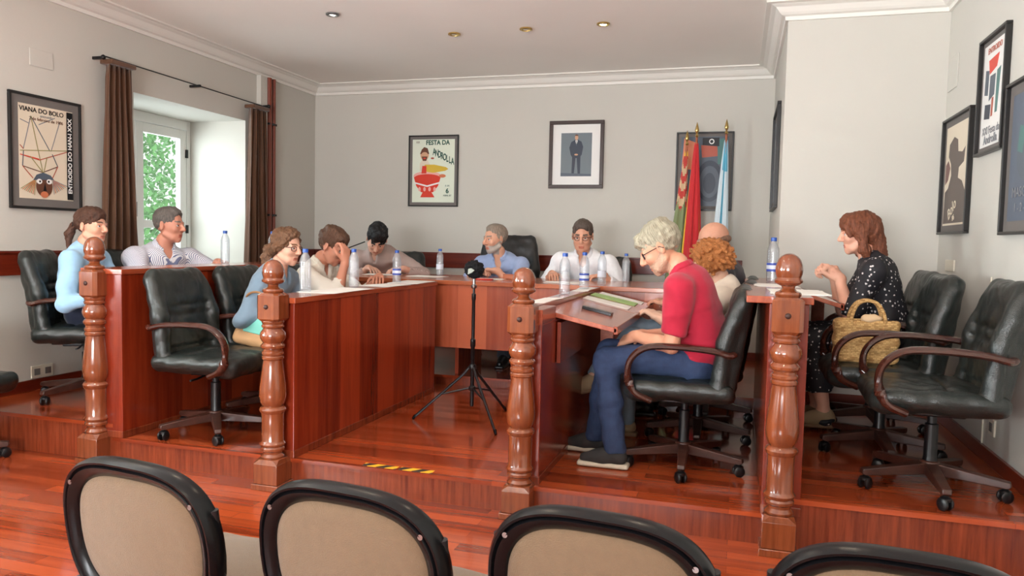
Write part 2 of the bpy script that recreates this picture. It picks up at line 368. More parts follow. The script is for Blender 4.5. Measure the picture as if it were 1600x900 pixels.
def np_obj(name, parts, mats, parent=None, mi=None, sm=True):
    """parts: list of (V, Q[, material index array])"""
    Vs = []; Qs = []; Ms = []; n = 0
    for p in parts:
        Vs.append(p[0]); Qs.append(p[1] + n); n += len(p[0]); Ms.append(p[2] if len(p) > 2 else np.zeros(len(p[1]), int))
    V = np.concatenate(Vs); Q = np.concatenate(Qs); Mi = np.concatenate(Ms)
    me = bpy.data.meshes.new(name); me.vertices.add(len(V)); me.vertices.foreach_set('co', V.astype(np.float32).ravel())
    me.loops.add(len(Q) * 4); me.loops.foreach_set('vertex_index', Q.astype(np.int32).ravel())
    me.polygons.add(len(Q)); me.polygons.foreach_set('loop_start', np.arange(0, len(Q) * 4, 4, dtype=np.int32))
    for m in (mats if isinstance(mats, (list, tuple)) else [mats]): me.materials.append(m)
    me.update(calc_edges=True); me.validate()
    if len(me.polygons) == len(Mi): me.polygons.foreach_set('material_index', Mi.astype(np.int32))
    if sm: me.polygons.foreach_set('use_smooth', [True] * len(me.polygons))
    me.update(); o = bpy.data.objects.new(name, me); C.objects.link(o)
    if parent is not None: o.parent = parent
    return o
# ---------------------------------------------------------------- the setting
XL, XR, YB, YJ, XS, YR, ZC = -4.56, 1.27, 7.53, 5.657, 0.266, -2.6, 2.965
PF, DA, ST = 3.435, 0.142, 0.22           # dais front, dais height, upper platform height
def struct(o, label=None): o['kind'] = 'structure'; return o
def sbox(name, m, x0, x1, y0, y1, z0, z1, bevel=0, **k):
    return struct(MB().box(x0, x1, y0, y1, z0, z1).build(name, m, bevel=bevel, sm=False, **k))
sbox('floor', M['floor'], XL - 0.7, XR + 0.2, YR - 0.7, YB + 0.2, -0.1, 0)
sbox('ceiling', M['ceil'], XL - 0.7, XR + 0.2, YR - 0.7, YB + 0.2, ZC, ZC + 0.12)
WT = 0.80
wins = [(-1.95, -0.55), (0.85, 2.25), (4.885, 6.285)]; WZ0, WZ1 = 1.0, 2.395
mb = MB(); y = YR
for a, b in wins:
    mb.box(XL - WT, XL, y, a, 0, ZC); mb.box(XL - WT, XL, a, b, 0, WZ0); mb.box(XL - WT, XL, a, b, WZ1, ZC); y = b
mb.box(XL - WT, XL, y, YB + 0.2, 0, ZC)
struct(mb.build('wall_left', M['wall'], sm=False))
sbox('wall_back', M['wall'], XL, XS, YB, YB + 0.2, 0, ZC)
struct(MB().prism([(XS, YB + 0.2), (XS, YJ), (XR + 0.2, YJ), (XR + 0.2, YB + 0.2)], 0, ZC).build('wall_jog', M['wall'], sm=False))
sbox('wall_right', M['wall'], XR, XR + 0.2, YR, YJ, 0, ZC)
mb = MB(); mb.box(XL - WT, -2.5, YR - 0.65, YR, 0, ZC).box(-0.3, XR + 0.2, YR - 0.65, YR, 0, ZC).box(-2.5, -0.3, YR - 0.65, YR, 0, WZ0).box(-2.5, -0.3, YR - 0.65, YR, WZ1, ZC)
struct(mb.build('wall_rear', M['wall'], sm=False))
# platforms
struct(MB().box(-3.36, 0.17, PF, 5.64, 0, DA - 0.02, 1).box(-3.36, 0.17, PF - 0.012, 5.64, DA - 0.02, DA, 0).build('trim_1', [M['floor'], M['riser']], sm=False))
def platform(n, x0, x1, y0, y1, step=0.012):
    struct(MB().box(x0, x1, y0, y1, 0, ST - 0.022, 1).box(x0, x1, y0 - step, y1, ST - 0.022, ST, 0).build('trim_%d' % n, [M['floor'], M['riser']], sm=False))
platform(2, XL, -3.36, PF, 5.65); platform(3, 0.17, XR, PF, YJ); platform(4, XL, XS, 5.65, YB)
# rails and skirtings
struct(MB().box(-4.56, 0.034, YB - 0.022, YB, 1.007, 1.16).box(-4.56, 0.034, YB - 0.035, YB, 1.15, 1.168).build('trim_5', M['rail'], bevel=0.003, sm=False))
def lrail(n, y0, y1):
    struct(MB().box(XL, XL + 0.022, y0, y1, 1.007, 1.16).box(XL, XL + 0.035, y0, y1, 1.15, 1.168).build('trim_%d' % n, M['raily'], bevel=0.003, sm=False))
lrail(6, 2.3, 4.86); lrail(7, 6.31, YB - 0.035)
def skirt(side, x0, x1, y0, y1, z, m): sbox('baseboard_' + side, m, x0, x1, y0, y1, z, z + 0.075, 0.003)
skirt('left', XL, XL + 0.018, PF, YB - 0.018, ST, M['raily']); skirt('back', XL, XS - 0.018, YB - 0.018, YB, ST, M['rail']); skirt('jog', XS, XR - 0.018, YJ - 0.018, YJ, ST, M['rail'])
skirt('right', XR - 0.018, XR, PF, YJ, ST, M['raily']); skirt('side', XS - 0.018, XS, YJ, YB, ST, M['raily'])
skirt('left_front', XL, XL + 0.018, YR, PF, 0, M['raily']); skirt('right_front', XR - 0.018, XR, YR, PF, 0, M['raily'])
# cornice running round the room
prof = [(0, 2.86), (0.018, 2.86), (0.022, 2.885), (0.045, 2.892), (0.06, 2.905), (0.085, 2.935), (0.11, 2.945), (0.118, 2.95), (0.15, 2.953), (0.15, ZC), (0, ZC)]
path = [(XL, YR), (XL, YB), (XS, YB), (XS, YJ), (XR, YJ), (XR, YR)]
vs = []; fs = []
for i, (x, y) in enumerate(path):
    dirs = []
    for a, b in ((i - 1, i), (i, i + 1)):
        if 0 <= a and b < len(path):
            d = Vector((path[b][0] - path[a][0], path[b][1] - path[a][1])).normalized(); dirs.append(Vector((d.y, -d.x)))
    n = dirs[0] if len(dirs) == 1 else dirs[0] + dirs[1]
    for p, z in prof: vs.append((x + n.x * p, y + n.y * p, z))
k = len(prof)
for i in range(len(path) - 1):
    for j in range(k): fs.append((i * k + j, i * k + (j + 1) % k, (i + 1) * k + (j + 1) % k, (i + 1) * k + j))
struct(MB().add(vs, fs).build('trim_8', M['corn'], sm=False))
# downlights; the lamps further back in the room are the same fitting
M['lamp'] = glow('lamp_glow', (1.0, 0.86, 0.62), 30); M['lampoff'] = plain('lamp_lens_off', (196, 188, 172), 0.3, coat=0.5); M['lampdim'] = glow('lamp_glow_weak', (1.0, 0.95, 0.86), 1.6)
def downlight(x, y, state, label, group=None):
    t = empty('downlight', (x, y, ZC), 0, label, 'ceiling light', group)
    MB().lathe([(0.026, -0.001), (0.046, -0.001), (0.05, -0.004), (0.05, -0.012), (0.042, -0.016), (0.032, -0.015), (0.028, -0.004)], 24).build('trim_ring', M['brass'] if state != 'dim' else M['metal'], t)
    MB().lathe([(0.001, -0.014), (0.018, -0.013), (0.029, -0.006), (0.029, -0.002)], 20).build('bulb', M[{'on': 'lamp', 'off': 'lampoff', 'dim': 'lampdim'}[state]], t)
    if state == 'on':
        l = bpy.data.lights.new('downlight_beam', 'SPOT'); l.energy = 16; l.color = (1, 0.82, 0.6); l.spot_size = 2.3; l.spot_blend = 0.8; l.shadow_soft_size = 0.04
        o = bpy.data.objects.new('downlight_beam', l); C.objects.link(o); o.parent = t; o.location = (0, 0, -0.03)
downlight(-2.968, 5.134, 'dim', 'recessed ceiling light with white lens, leftmost, nearest the window')
downlight(-2.267, 5.831, 'off', 'unlit brass ceiling light, left of the two dark ones in mid ceiling')
downlight(-1.661, 5.811, 'off', 'unlit brass ceiling light between a dark one and the glowing one')
downlight(-1.05, 5.802, 'on', 'glowing warm recessed ceiling spotlight, rightmost and brightest')
for x in (-3.1, -1.6, -0.1):
    for y in (2.6, 0.4, -1.6): downlight(x, y, 'on', 'recessed ceiling spotlight over the audience seats', 'ceiling spotlights over the audience')
# windows: deep reveal, white casements
def window(n, y0, y1, xf, parent=None):
    w = MB(); t = 0.05
    w.box(xf, xf + 0.07, y0, y0 + t, WZ0, WZ1).box(xf, xf + 0.07, y1 - t, y1, WZ0, WZ1).box(xf, xf + 0.07, y0 + t, y1 - t, WZ0, WZ0 + t).box(xf, xf + 0.07, y0 + t, y1 - t, WZ1 - 0.09, WZ1)
    o = struct(w.build('window_%d' % n, M['white'], bevel=0.004, sm=False)); ym = (y0 + y1) / 2
    for a, b in ((y0 + t + 0.004, ym - 0.004), (ym + 0.004, y1 - t - 0.004)):
        s = MB(); f = 0.085; z0, z1 = WZ0 + t + 0.004, WZ1 - 0.094
        s.box(xf + 0.02, xf + 0.065, a, a + f, z0, z1).box(xf + 0.02, xf + 0.065, b - f, b, z0, z1).box(xf + 0.02, xf + 0.065, a + f, b - f, z0, z0 + 0.1).box(xf + 0.02, xf + 0.065, a + f, b - f, z1 - f, z1)
        s.box(xf + 0.025, xf + 0.06, a + f, b - f, z0 + 0.30, z0 + 0.37)
        so = s.build('casement', M['white'], o, bevel=0.004, sm=False)
        MB().box(xf + 0.038, xf + 0.044, a + f - 0.005, b - f + 0.005, z0 + 0.09, z1 - f + 0.005).build('pane', M['glasspane'], so, sm=False)
    for z in (1.35, 2.08): MB().box(xf + 0.066, xf + 0.08, y1 - t - 0.02, y1 - t + 0.006, z - 0.04, z + 0.04).build('hinge', M['black'], o, sm=False)
    MB().box(xf + 0.066, xf + 0.09, ym - 0.03, ym - 0.015, 1.45, 1.58).build('handle', M['metal'], o, sm=False)
    MB().box(xf + 0.072, XL + 0.012, y0 + 0.001, y1 - 0.001, WZ0, WZ0 + 0.02).build('window_sill', M['white'], o, sm=False)
M['glasspane'] = glass('window_glass', (0.96, 0.99, 0.98), 0.0)
for i, (a, b) in enumerate(wins): window(i + 1, a + 0.001, b - 0.001, -5.255)
# outside: neighbouring house and a tree
M['render_wall'] = plain('pale_render', (150, 146, 138), 0.8, bump=0.2, bscale=8)
h = empty('house', (-9.6, 9.4, -1.5), 0, 'pale rendered house outside, seen through the window', 'building')
MB().box(-2.0, 1.2, 0.75, 6.0, 0, 7.0).build('wall', M['render_wall'], h, sm=False)
MB().prism([(-2.3, 7.0), (1.5, 7.0), (-0.4, 8.2)], 0.4, 6.2, 'y').build('roof', plain('roof_tile', (150, 80, 55), 0.8, bump=0.4, bscale=20), h, sm=False)
MB().box(1.18, 1.24, 3.0, 3.9, 3.2, 4.6).build('window', plain('house_window', (70, 80, 90), 0.1), h, sm=False)
M['leaf'] = plain('leaf_green', (52, 92, 38), 0.6, var=0.5, bscale=6); M['bark'] = plain('bark', (90, 70, 50), 0.9, bump=0.5, bscale=30)
tr = empty('leafy_tree', (-8.3, 8.0, -1.5), 0, 'green leafy tree outside, seen through the window pane', 'tree')
MB().tube([(0, 0, 0), (0.05, 0.03, 1.6), (-0.05, 0, 3.2), (0.1, 0.1, 4.6)], [0.16, 0.13, 0.09, 0.03], 12).build('trunk', M['bark'], tr)
rnd = random.Random(4); lv = MB()
for i in range(9000):
    while True:
        p = Vector((rnd.uniform(-1, 1), rnd.uniform(-1, 1), rnd.uniform(-1, 1)))
        if 0.25 < p.length < 1: break
    p = Vector((p.x * 1.25, p.y * 1.1, 3.7 + p.z * 2.0)); a = Vector((rnd.gauss(0, 1), rnd.gauss(0, 1), rnd.gauss(0, 1))).normalized(); b = a.orthogonal().normalized(); s = rnd.uniform(0.03, 0.065)
    lv.add([p - a * s, p + b * s * 0.45, p + a * s, p - b * s * 0.45], [(0, 1, 2, 3)])
lv.build('foliage', M['leaf'], tr, sm=False)
# curtains, rod, pipe
def curtain(name, x, y0, y1, yb0, yb1, z0, z1, folds_n, label, seed):
    r = random.Random(seed); n = folds_n * 12; rows = 26; vs = []; fs = []; ph = [r.uniform(0.7, 1.3) for _ in range(folds_n + 1)]
    for j in range(rows + 1):
        t = j / rows; z = z1 + (z0 - z1) * t
        for i in range(n + 1):
            u = i / n; w = u * folds_n; amp = (0.032 + 0.02 * t) * ph[int(min(w, folds_n))]
            y = (y0 + (yb0 - y0) * t) * (1 - u) + (y1 + (yb1 - y1) * t) * u + 0.008 * math.sin(w * 4 * PI + 1)
            vs.append((x + amp * math.sin(w * 2 * PI + 0.5 * math.sin(t * 5 + seed)), y, z))
    for j in range(rows):
        for i in range(n): a = j * (n + 1) + i; fs.append((a, a + 1, a + n + 2, a + n + 1))
    o = MB().add(vs, fs).build(name, M['curtain']); s = o.modifiers.new('s', 'SOLIDIFY'); s.thickness = 0.004
    MB().box(x - 0.055, x + 0.055, y0 - 0.005, y1 + 0.005, z1, z1 + 0.035).build('heading_tape', M['curtain'], o, bevel=0.008)
    return prop(o, label, 'curtain')
curtain('curtain', -4.46, 4.52, 4.75, 4.42, 4.86, ST + 0.02, 2.525, 5, 'brown pleated curtain on the near side of the window', 3)
curtain('curtain', -4.46, 6.21, 6.45, 6.10, 6.56, ST + 0.02, 2.50, 5, 'brown pleated curtain on the far side of the window', 8)
rod = MB().tube([(-4.455, 4.50, 2.575), (-4.455, 6.50, 2.55)], 0.005, 10).build('curtain_rod', M['black'])
prop(rod, 'thin dark metal curtain rod above the window', 'curtain rod')
for y in (4.50, 5.52, 6.50): MB().box(-4.558, -4.45, y - 0.008, y + 0.008, 2.555, 2.575).build('bracket', M['black'], rod, sm=False)
for y in (4.49, 6.51): MB().lathe([(0.001, -0.02), (0.014, -0.012), (0.018, 0), (0.014, 0.012), (0.001, 0.02)], 12, (-4.455, y, 2.565)).build('finial', M['black'], rod)
M['pipe'] = plain('red_brown_pipe', (128, 62, 44), 0.4)
pp = MB().tube([(-4.515, 6.60, 0.225), (-4.515, 6.60, 2.86)], 0.028, 14).build('pipe', M['pipe']); prop(pp, 'red-brown vertical pipe pair beside the far curtain', 'pipe')
MB().tube([(-4.51, 6.675, 0.225), (-4.51, 6.675, 2.86)], 0.018, 12).build('thin_pipe', M['pipe'], pp)
for z in (2.4, 1.5): MB().box(-4.558, -4.49, 6.57, 6.70, z, z + 0.02).build('clamp', M['black'], pp, sm=False)
sbox('trim_9', M['wall'], XL, XL + 0.05, 6.46, 6.565, 1.17, 2.86)
# plates, outlets, switch
def plate(name, pts, label, cat, m, holes=0):
    x0, x1, y0, y1, z0, z1 = pts; o = MB().box(*pts).build(name, m, bevel=0.003, sm=False); prop(o, label, cat)
    if holes:
        s = 1 if x0 > 0 else -1; xf = x0 if s > 0 else x1
        for k in range(holes): 
            yc = y0 + (y1 - y0) * (k + 0.5) / holes; MB().box(xf - 0.003, xf + 0.003, yc - 0.022, yc + 0.022, (z0 + z1) / 2 - 0.022, (z0 + z1) / 2 + 0.022).build('socket', M['mat'], o, sm=False)
    return o
plate('wall_outlet', (XR - 0.01, XR, 4.30, 4.39, 0.37, 0.455), 'cream power outlet low on the right wall', 'outlet', M['plate'], 1)
plate('wall_outlet', (XL, XL + 0.01, 3.95, 4.12, 0.30, 0.385), 'cream double outlet low on the left wall', 'outlet', M['plate'], 2)
plate('switch_plate', (XR - 0.01, XR, 5.22, 5.42, 1.175, 1.245), 'cream switch plate on the right wall above the chairs', 'switch', M['plate'])
plate('cover_plate', (XL, XL + 0.006, 3.98, 4.16, 2.40, 2.515), 'painted square cover plate high on the left wall', 'cover plate', M['wall'])
plate('cover_plate', (XR - 0.006, XR, 5.40, 5.62, 2.33, 2.54), 'painted square cover plate high on the right wall', 'cover plate', M['wall'])
MB().tube([(XR - 0.006, 4.49, 0.296), (XR - 0.006, 4.49, 1.17)], 0.005, 6).build('wall_cable', M['plate'])
prop(bpy.data.objects['wall_cable'], 'thin cream cable running down the right wall', 'cable')

# ---------------------------------------------------------------- pictures
FONT = bpy.data.fonts.load('<builtin>') if False else None
def text_mesh(s, size, mat, parent, M4, name='lettering', bold=0.0, sx=1.0, align='CENTER'):
    cu = bpy.data.curves.new(name, 'FONT'); cu.body = s; cu.size = size; cu.extrude = 0.0006; cu.offset = bold; cu.align_x = align; cu.align_y = 'CENTER'; cu.resolution_u = 3
    to = bpy.data.objects.new(name, cu); C.objects.link(to); dg = bpy.context.evaluated_depsgraph_get(); me = bpy.data.meshes.new_from_object(to.evaluated_get(dg)); bpy.data.objects.remove(to)
    me.name = name; me.materials.clear(); me.materials.append(mat); me.transform(Matrix.Diagonal((sx, 1, 1, 1)))
    me.transform(M4); o = bpy.data.objects.new(name, me); C.objects.link(o); o.parent = parent; return o
def picture(name, origin, ux, w, h, label, cat, mframe, fw, mw, mmat, mprint, mini=None, deep=0.022):
    """origin: lower-left corner on the wall as seen; ux: unit vector to the viewer's right; local (u, v, n)"""
    ux = Vector(ux); uz = Vector((0, 0, 1)); nn = ux.cross(uz)
    root = empty(name, origin, 0, label, cat)
    def T(u, v, n): return ux * u + uz * v + nn * n
    def quad(nm, u0, u1, v0, v1, n0, n1, m):
        vs = [T(u, v, n) for n in (n0, n1) for (u, v) in ((u0, v0), (u1, v0), (u1, v1), (u0, v1))]
        return MB().add(vs, [(3, 2, 1, 0), (4, 5, 6, 7), (0, 1, 5, 4), (1, 2, 6, 5), (2, 3, 7, 6), (3, 0, 4, 7)]).build(nm, m, root, sm=False)
    f = MB()
    for (u0, u1, v0, v1) in ((0, w, 0, fw), (0, w, h - fw, h), (0, fw, fw, h - fw), (w - fw, w, fw, h - fw)):
        vs = [T(u, v, n) for n in (0.001, deep) for (u, v) in ((u0, v0), (u1, v0), (u1, v1), (u0, v1))]
        f.add(vs, [(3, 2, 1, 0), (4, 5, 6, 7), (0, 1, 5, 4), (1, 2, 6, 5), (2, 3, 7, 6), (3, 0, 4, 7)])
    f.build('frame', mframe, root, bevel=0.003, sm=False)
    if mw: quad('mount', fw, w - fw, fw, h - fw, 0.002, 0.010, mmat)
    i = fw + mw; quad('print', i, w - i, i, h - i, 0.004, 0.0108, mprint)
    pw, ph = w - 2 * i, h - 2 * i
    class A: pass
    a = A(); a.root = root; a.pw, a.ph = pw, ph; a.layer = 0.0112
    def poly(pts, m, nm='print_shape'):
        a.layer += 0.0001
        n = len(pts); vs = [T(i + u * pw, i + v * ph, a.layer - 0.0004 + d) for d in (0, 0.0006) for u, v in pts]
        return MB().add(vs, [tuple(range(n, 2 * n))] + [(k, (k + 1) % n, n + (k + 1) % n, n + k) for k in range(n)]).build(nm, m, root, sm=False)
    def line(p, q, wd, m, nm='print_line'):
        p, q = Vector((p[0] * pw, p[1] * ph)), Vector((q[0] * pw, q[1] * ph)); d = (q - p).normalized(); s = Vector((-d.y, d.x)) * wd / 2
        return poly([((v.x) / pw, v.y / ph) for v in (p - s, q - s, q + s, p + s)], m, nm)
    def ell(cx, cy, rx, ry, m, nm='print_shape', n=26, a0=0, a1=2 * PI): return poly([(cx + rx * math.cos(a0 + (a1 - a0) * k / n), cy + ry * math.sin(a0 + (a1 - a0) * k / n)) for k in range(n)], m, nm)
    def text(s, cx, cy, size, m, rot=0, bold=0.0, sx=1.0):
        B = Matrix((( ux.x, 0, nn.x, 0), (ux.y, 0, nn.y, 0), (0, 1, 0, 0), (0, 0, 0, 1)))
        p = T(i + cx * pw, i + cy * ph, a.layer + 0.0016); return text_mesh(s, size, m, root, Matrix.Translation(p) @ B @ Matrix.Rotation(rot, 4, 'Z'), bold=bold, sx=sx)
    a.poly, a.line, a.ell, a.text = poly, line, ell, text; return a
def ink(name, c, r=0.35): return plain('ink_' + name, c, r, spec=0.3)
I = dict(cream=ink('cream', (222, 208, 186)), pale=ink('pale', (220, 226, 208)), black=ink('black', (20, 20, 23)), red=ink('red', (214, 62, 44)), rust=ink('rust', (178, 84, 62)), olive=ink('olive', (150, 142, 90)),
         grey=ink('grey', (130, 132, 136)), green=ink('green', (28, 78, 66)), yellow=ink('yellow', (212, 178, 62)), brown=ink('brown', (104, 66, 50)), skin=ink('skin', (206, 160, 128)), pink=ink('pink', (232, 170, 160)),
         white=ink('white', (232, 230, 226)), slate=ink('slate', (84, 94, 106)), navy=ink('navy', (52, 60, 74)), photo=ink('photo', (112, 122, 128)), orange=ink('orange', (206, 120, 84)), teal=ink('teal', (74, 120, 116)))
# left wall poster
p = picture('poster_frame', (XL, 3.812, 1.447), (0, 1, 0), 0.562, 0.762, 'framed poster of a masked figure drawn in lines, on the left wall', 'poster', M['frame'], 0.018, 0.052, M['mat'], I['cream'])
p.text('VIANA DO BOLO', 0.42, 0.945, 0.044, I['black'], bold=0.0006); p.text('entroido', 0.5, 0.895, 0.028, I['grey']); p.text('2 de febreiro de 1986', 0.5, 0.855, 0.03, I['brown'])
for a, b, c in (((0.03, 0.83), (0.18, 0.80), 'grey'), ((0.22, 0.88), (0.08, 0.52), 'grey'), ((0.22, 0.88), (0.56, 0.53), 'slate'), ((0.22, 0.88), (0.42, 0.30), 'olive'), ((0.36, 0.80), (0.66, 0.90), 'grey'), ((0.75, 0.86), (0.58, 0.53), 'grey'),
                ((0.02, 0.50), (0.90, 0.56), 'olive'), ((0.02, 0.46), (0.36, 0.42), 'rust'), ((0.36, 0.42), (0.90, 0.55), 'rust'), ((0.02, 0.46), (0.36, 0.43), 'red'), ((0.02, 0.56), (0.08, 0.52), 'rust'),
                ((0.08, 0.50), (0.06, 0.34), 'slate'), ((0.06, 0.34), (0.42, 0.29), 'brown'), ((0.42, 0.29), (0.70, 0.37), 'brown'), ((0.70, 0.37), (0.60, 0.50), 'slate'), ((0.20, 0.45), (0.42, 0.29), 'olive'), ((0.50, 0.46), (0.44, 0.29), 'olive'),
                ((0.06, 0.34), (0.24, 0.22), 'rust'), ((0.70, 0.37), (0.60, 0.24), 'rust')): p.line(a, b, 0.006, I[c])
for k in range(9):
    t = k / 8; p.line((0.28, 0.21), (0.02 + 0.24 * t, 0.10 - 0.06 * t), 0.004, I['orange' if k % 2 else 'olive']); p.line((0.60, 0.22), (0.88 - 0.26 * t, 0.16 - 0.10 * t), 0.004, I['orange' if k % 2 else 'grey'])
p.ell(0.44, 0.14, 0.15, 0.115, I['brown']); p.poly([(0.24, 0.20), (0.62, 0.22), (0.56, 0.265), (0.42, 0.29), (0.30, 0.26)], I['slate']); p.ell(0.35, 0.19, 0.05, 0.028, I['white']); p.ell(0.53, 0.195, 0.05, 0.028, I['white']); p.ell(0.36, 0.19, 0.018, 0.012, I['black']); p.ell(0.52, 0.195, 0.018, 0.012, I['black']); p.ell(0.44, 0.05, 0.07, 0.035, I['orange']); p.poly([(0.42, 0.09), (0.48, 0.09), (0.45, 0.18)], I['black'])
p.poly([(0.875, 0.01), (0.992, 0.01), (0.992, 0.99), (0.875, 0.99)], I['black']); p.text('ENTROIDO DO HAN-I XXX', 0.935, 0.5, 0.043, I['white'], rot=PI / 2, bold=0.001, sx=0.98)
# back wall: festival poster
p = picture('poster_frame', (-3.419, YB, 1.652), (1, 0, 0), 0.568, 0.751, 'framed festival poster with a red bowl and green lettering, on the back wall', 'poster', M['frame'], 0.014, 0.03, M['mat'], I['pale'])
p.text('XIX', 0.13, 0.955, 0.032, I['brown'], sx=0.8); p.text('FESTA DA', 0.6, 0.945, 0.068, I['green'], bold=0.002, sx=0.9)
for k, ch in enumerate('ANDROLLA'): p.text(ch, 0.52 + k * 0.062, 0.80 - 0.022 * k, 0.10, I['green'], bold=0.0022, sx=0.5)
p.poly([(0.18, 0.62), (0.18, 0.50), (0.42, 0.50), (0.42, 0.60), (0.36, 0.68), (0.24, 0.68)], I['cream'])
p.ell(0.29, 0.76, 0.10, 0.095, I['skin']); p.poly([(0.18, 0.77), (0.40, 0.77), (0.36, 0.86), (0.28, 0.88), (0.22, 0.84)], I['brown']); p.ell(0.29, 0.77, 0.07, 0.03, I['skin']); p.poly([(0.22, 0.73), (0.36, 0.73), (0.33, 0.66), (0.25, 0.66)], I['brown']); p.ell(0.29, 0.70, 0.03, 0.012, I['red'])
p.ell(0.36, 0.42, 0.33, 0.075, I['pink']); p.poly([(0.04, 0.40), (0.68, 0.40), (0.62, 0.26), (0.50, 0.16), (0.22, 0.16), (0.10, 0.26)], I['red']); p.ell(0.36, 0.39, 0.31, 0.06, I['red']); p.poly([(0.26, 0.17), (0.46, 0.17), (0.54, 0.08), (0.20, 0.08)], I['red'])
p.poly([(0.05, 0.325), (0.36, 0.27), (0.66, 0.325), (0.655, 0.30), (0.36, 0.245), (0.06, 0.30)], I['white'])
for x in (0.18, 0.30, 0.42, 0.54): p.ell(x, 0.21, 0.03, 0.035, I['pink'])
p.poly([(0.24, 0.50), (0.30, 0.60), (0.52, 0.60), (0.80, 0.56), (0.86, 0.53), (0.78, 0.50), (0.5, 0.47)], I['yellow']); p.poly([(0.22, 0.46), (0.34, 0.46), (0.34, 0.58), (0.24, 0.58)], I['red']); p.ell(0.72, 0.42, 0.08, 0.028, I['orange']); p.ell(0.48, 0.70, 0.04, 0.014, I['rust'])
p.text('F-M', 0.84, 0.26, 0.03, I['green']); p.text('6', 0.84, 0.18, 0.07, I['green'], bold=0.002); p.text('ABRIL 87', 0.84, 0.11, 0.024, I['green'])
# portrait photograph
p = picture('portrait_frame', (-1.874, YB, 1.845), (1, 0, 0), 0.555, 0.672, 'dark wooden frame holding a portrait photo of a standing man in a suit', 'portrait', M['framewood'], 0.036, 0.085, I['white'], I['photo'], deep=0.03)
p.poly([(0.36, 0.06), (0.44, 0.06), (0.48, 0.42), (0.52, 0.42), (0.56, 0.06), (0.64, 0.06), (0.64, 0.46), (0.68, 0.50), (0.72, 0.68), (0.66, 0.80), (0.55, 0.84), (0.45, 0.84), (0.33, 0.79), (0.27, 0.66), (0.32, 0.50), (0.37, 0.44)], I['navy'])
p.ell(0.5, 0.895, 0.055, 0.06, I['skin']); p.ell(0.5, 0.93, 0.058, 0.035, I['brown'], a0=0, a1=PI); p.poly([(0.46, 0.83), (0.54, 0.83), (0.5, 0.72)], I['white']); p.poly([(0.49, 0.82), (0.51, 0.82), (0.505, 0.70), (0.495, 0.70)], I['slate']); p.poly([(0, 0), (1, 0), (1, 0.05), (0, 0.08)], I['slate']); p.ell(0.5, 0.5, 0.06, 0.02, I['skin'])
# picture behind the flags
p = picture('poster_frame', (-0.615, YB, 1.632), (1, 0, 0), 0.533, 0.75, 'framed dark abstract poster behind the flags', 'poster', M['frame'], 0.016, 0.03, M['mat'], I['slate'])
p.poly([(0.02, 0.55), (0.28, 0.52), (0.30, 0.92), (0.06, 0.98)], I['orange']); p.poly([(0.45, 0.70), (0.78, 0.72), (0.76, 0.86), (0.42, 0.88)], I['rust']); p.poly([(0.78, 0.60), (0.97, 0.62), (0.98, 0.98), (0.76, 0.96)], I['teal']); p.ell(0.62, 0.36, 0.28, 0.30, I['navy']); p.ell(0.62, 0.35, 0.21, 0.23, I['slate']); p.ell(0.62, 0.33, 0.13, 0.15, I['navy']); p.poly([(0.45, 0.88), (0.8, 0.86), (0.8, 0.985), (0.45, 0.985)], I['black']); p.ell(0.64, 0.93, 0.055, 0.038, I['white']); p.ell(0.64, 0.93, 0.035, 0.024, I['black'])
# side wall, seen on edge
p = picture('poster_frame', (XS, 6.90, 1.60), (0, -1, 0), 0.80, 0.80, 'framed picture seen edge-on, on the narrow side wall by the flags', 'poster', M['frame'], 0.02, 0.05, M['mat'], I['slate'], deep=0.03)
p.ell(0.5, 0.5, 0.3, 0.35, I['grey'])
# right wall posters
p = picture('poster_frame', (XR, 5.593, 1.405), (0, -1, 0), 0.623, 0.735, 'framed poster with a dark silhouette on cream, lowest on the right wall', 'poster', M['frame'], 0.016, 0.04, M['mat'], I['cream'], deep=0.032)
p.poly([(0.02, 0.02), (0.98, 0.02), (0.95, 0.30), (0.78, 0.42), (0.60, 0.46), (0.62, 0.56), (0.82, 0.60), (0.86, 0.74), (0.74, 0.70), (0.56, 0.72), (0.52, 0.84), (0.36, 0.88), (0.16, 0.82), (0.14, 0.70), (0.26, 0.62), (0.30, 0.50), (0.18, 0.38), (0.04, 0.34)], ink('taupe', (92, 78, 72))); p.poly([(0.03, 0.42), (0.16, 0.46), (0.24, 0.58), (0.14, 0.66), (0.03, 0.62)], ink('plum', (120, 84, 78)))
p.text('Bolo', 0.42, 0.16, 0.10, I['cream'], rot=0.5); p.text('86', 0.5, 0.07, 0.05, I['cream'], rot=0.3)
p = picture('poster_frame', (XR, 4.862, 1.826), (0, -1, 0), 0.452, 0.634, 'framed white poster with sketched figures and lettering, highest on the right wall', 'poster', M['frame'], 0.016, 0.026, M['mat'], I['white'], deep=0.032)
p.text('ENTROIDO', 0.5, 0.93, 0.045, I['rust']); p.poly([(0.30, 0.70), (0.62, 0.74), (0.70, 0.86), (0.24, 0.84)], I['red']); p.poly([(0.10, 0.52), (0.26, 0.50), (0.28, 0.74), (0.12, 0.76)], I['slate']); p.poly([(0.62, 0.30), (0.72, 0.30), (0.80, 0.72), (0.64, 0.70)], I['teal']); p.poly([(0.32, 0.44), (0.56, 0.48), (0.58, 0.68), (0.34, 0.68)], I['slate']); p.poly([(0.14, 0.28), (0.40, 0.26), (0.42, 0.40), (0.16, 0.42)], I['navy']); p.poly([(0.44, 0.28), (0.52, 0.28), (0.54, 0.46), (0.46, 0.46)], I['rust'])
p.text('XXI Festa da', 0.5, 0.15, 0.06, I['grey'], sx=0.9); p.text('Androlla', 0.5, 0.06, 0.065, I['grey'], bold=0.001)
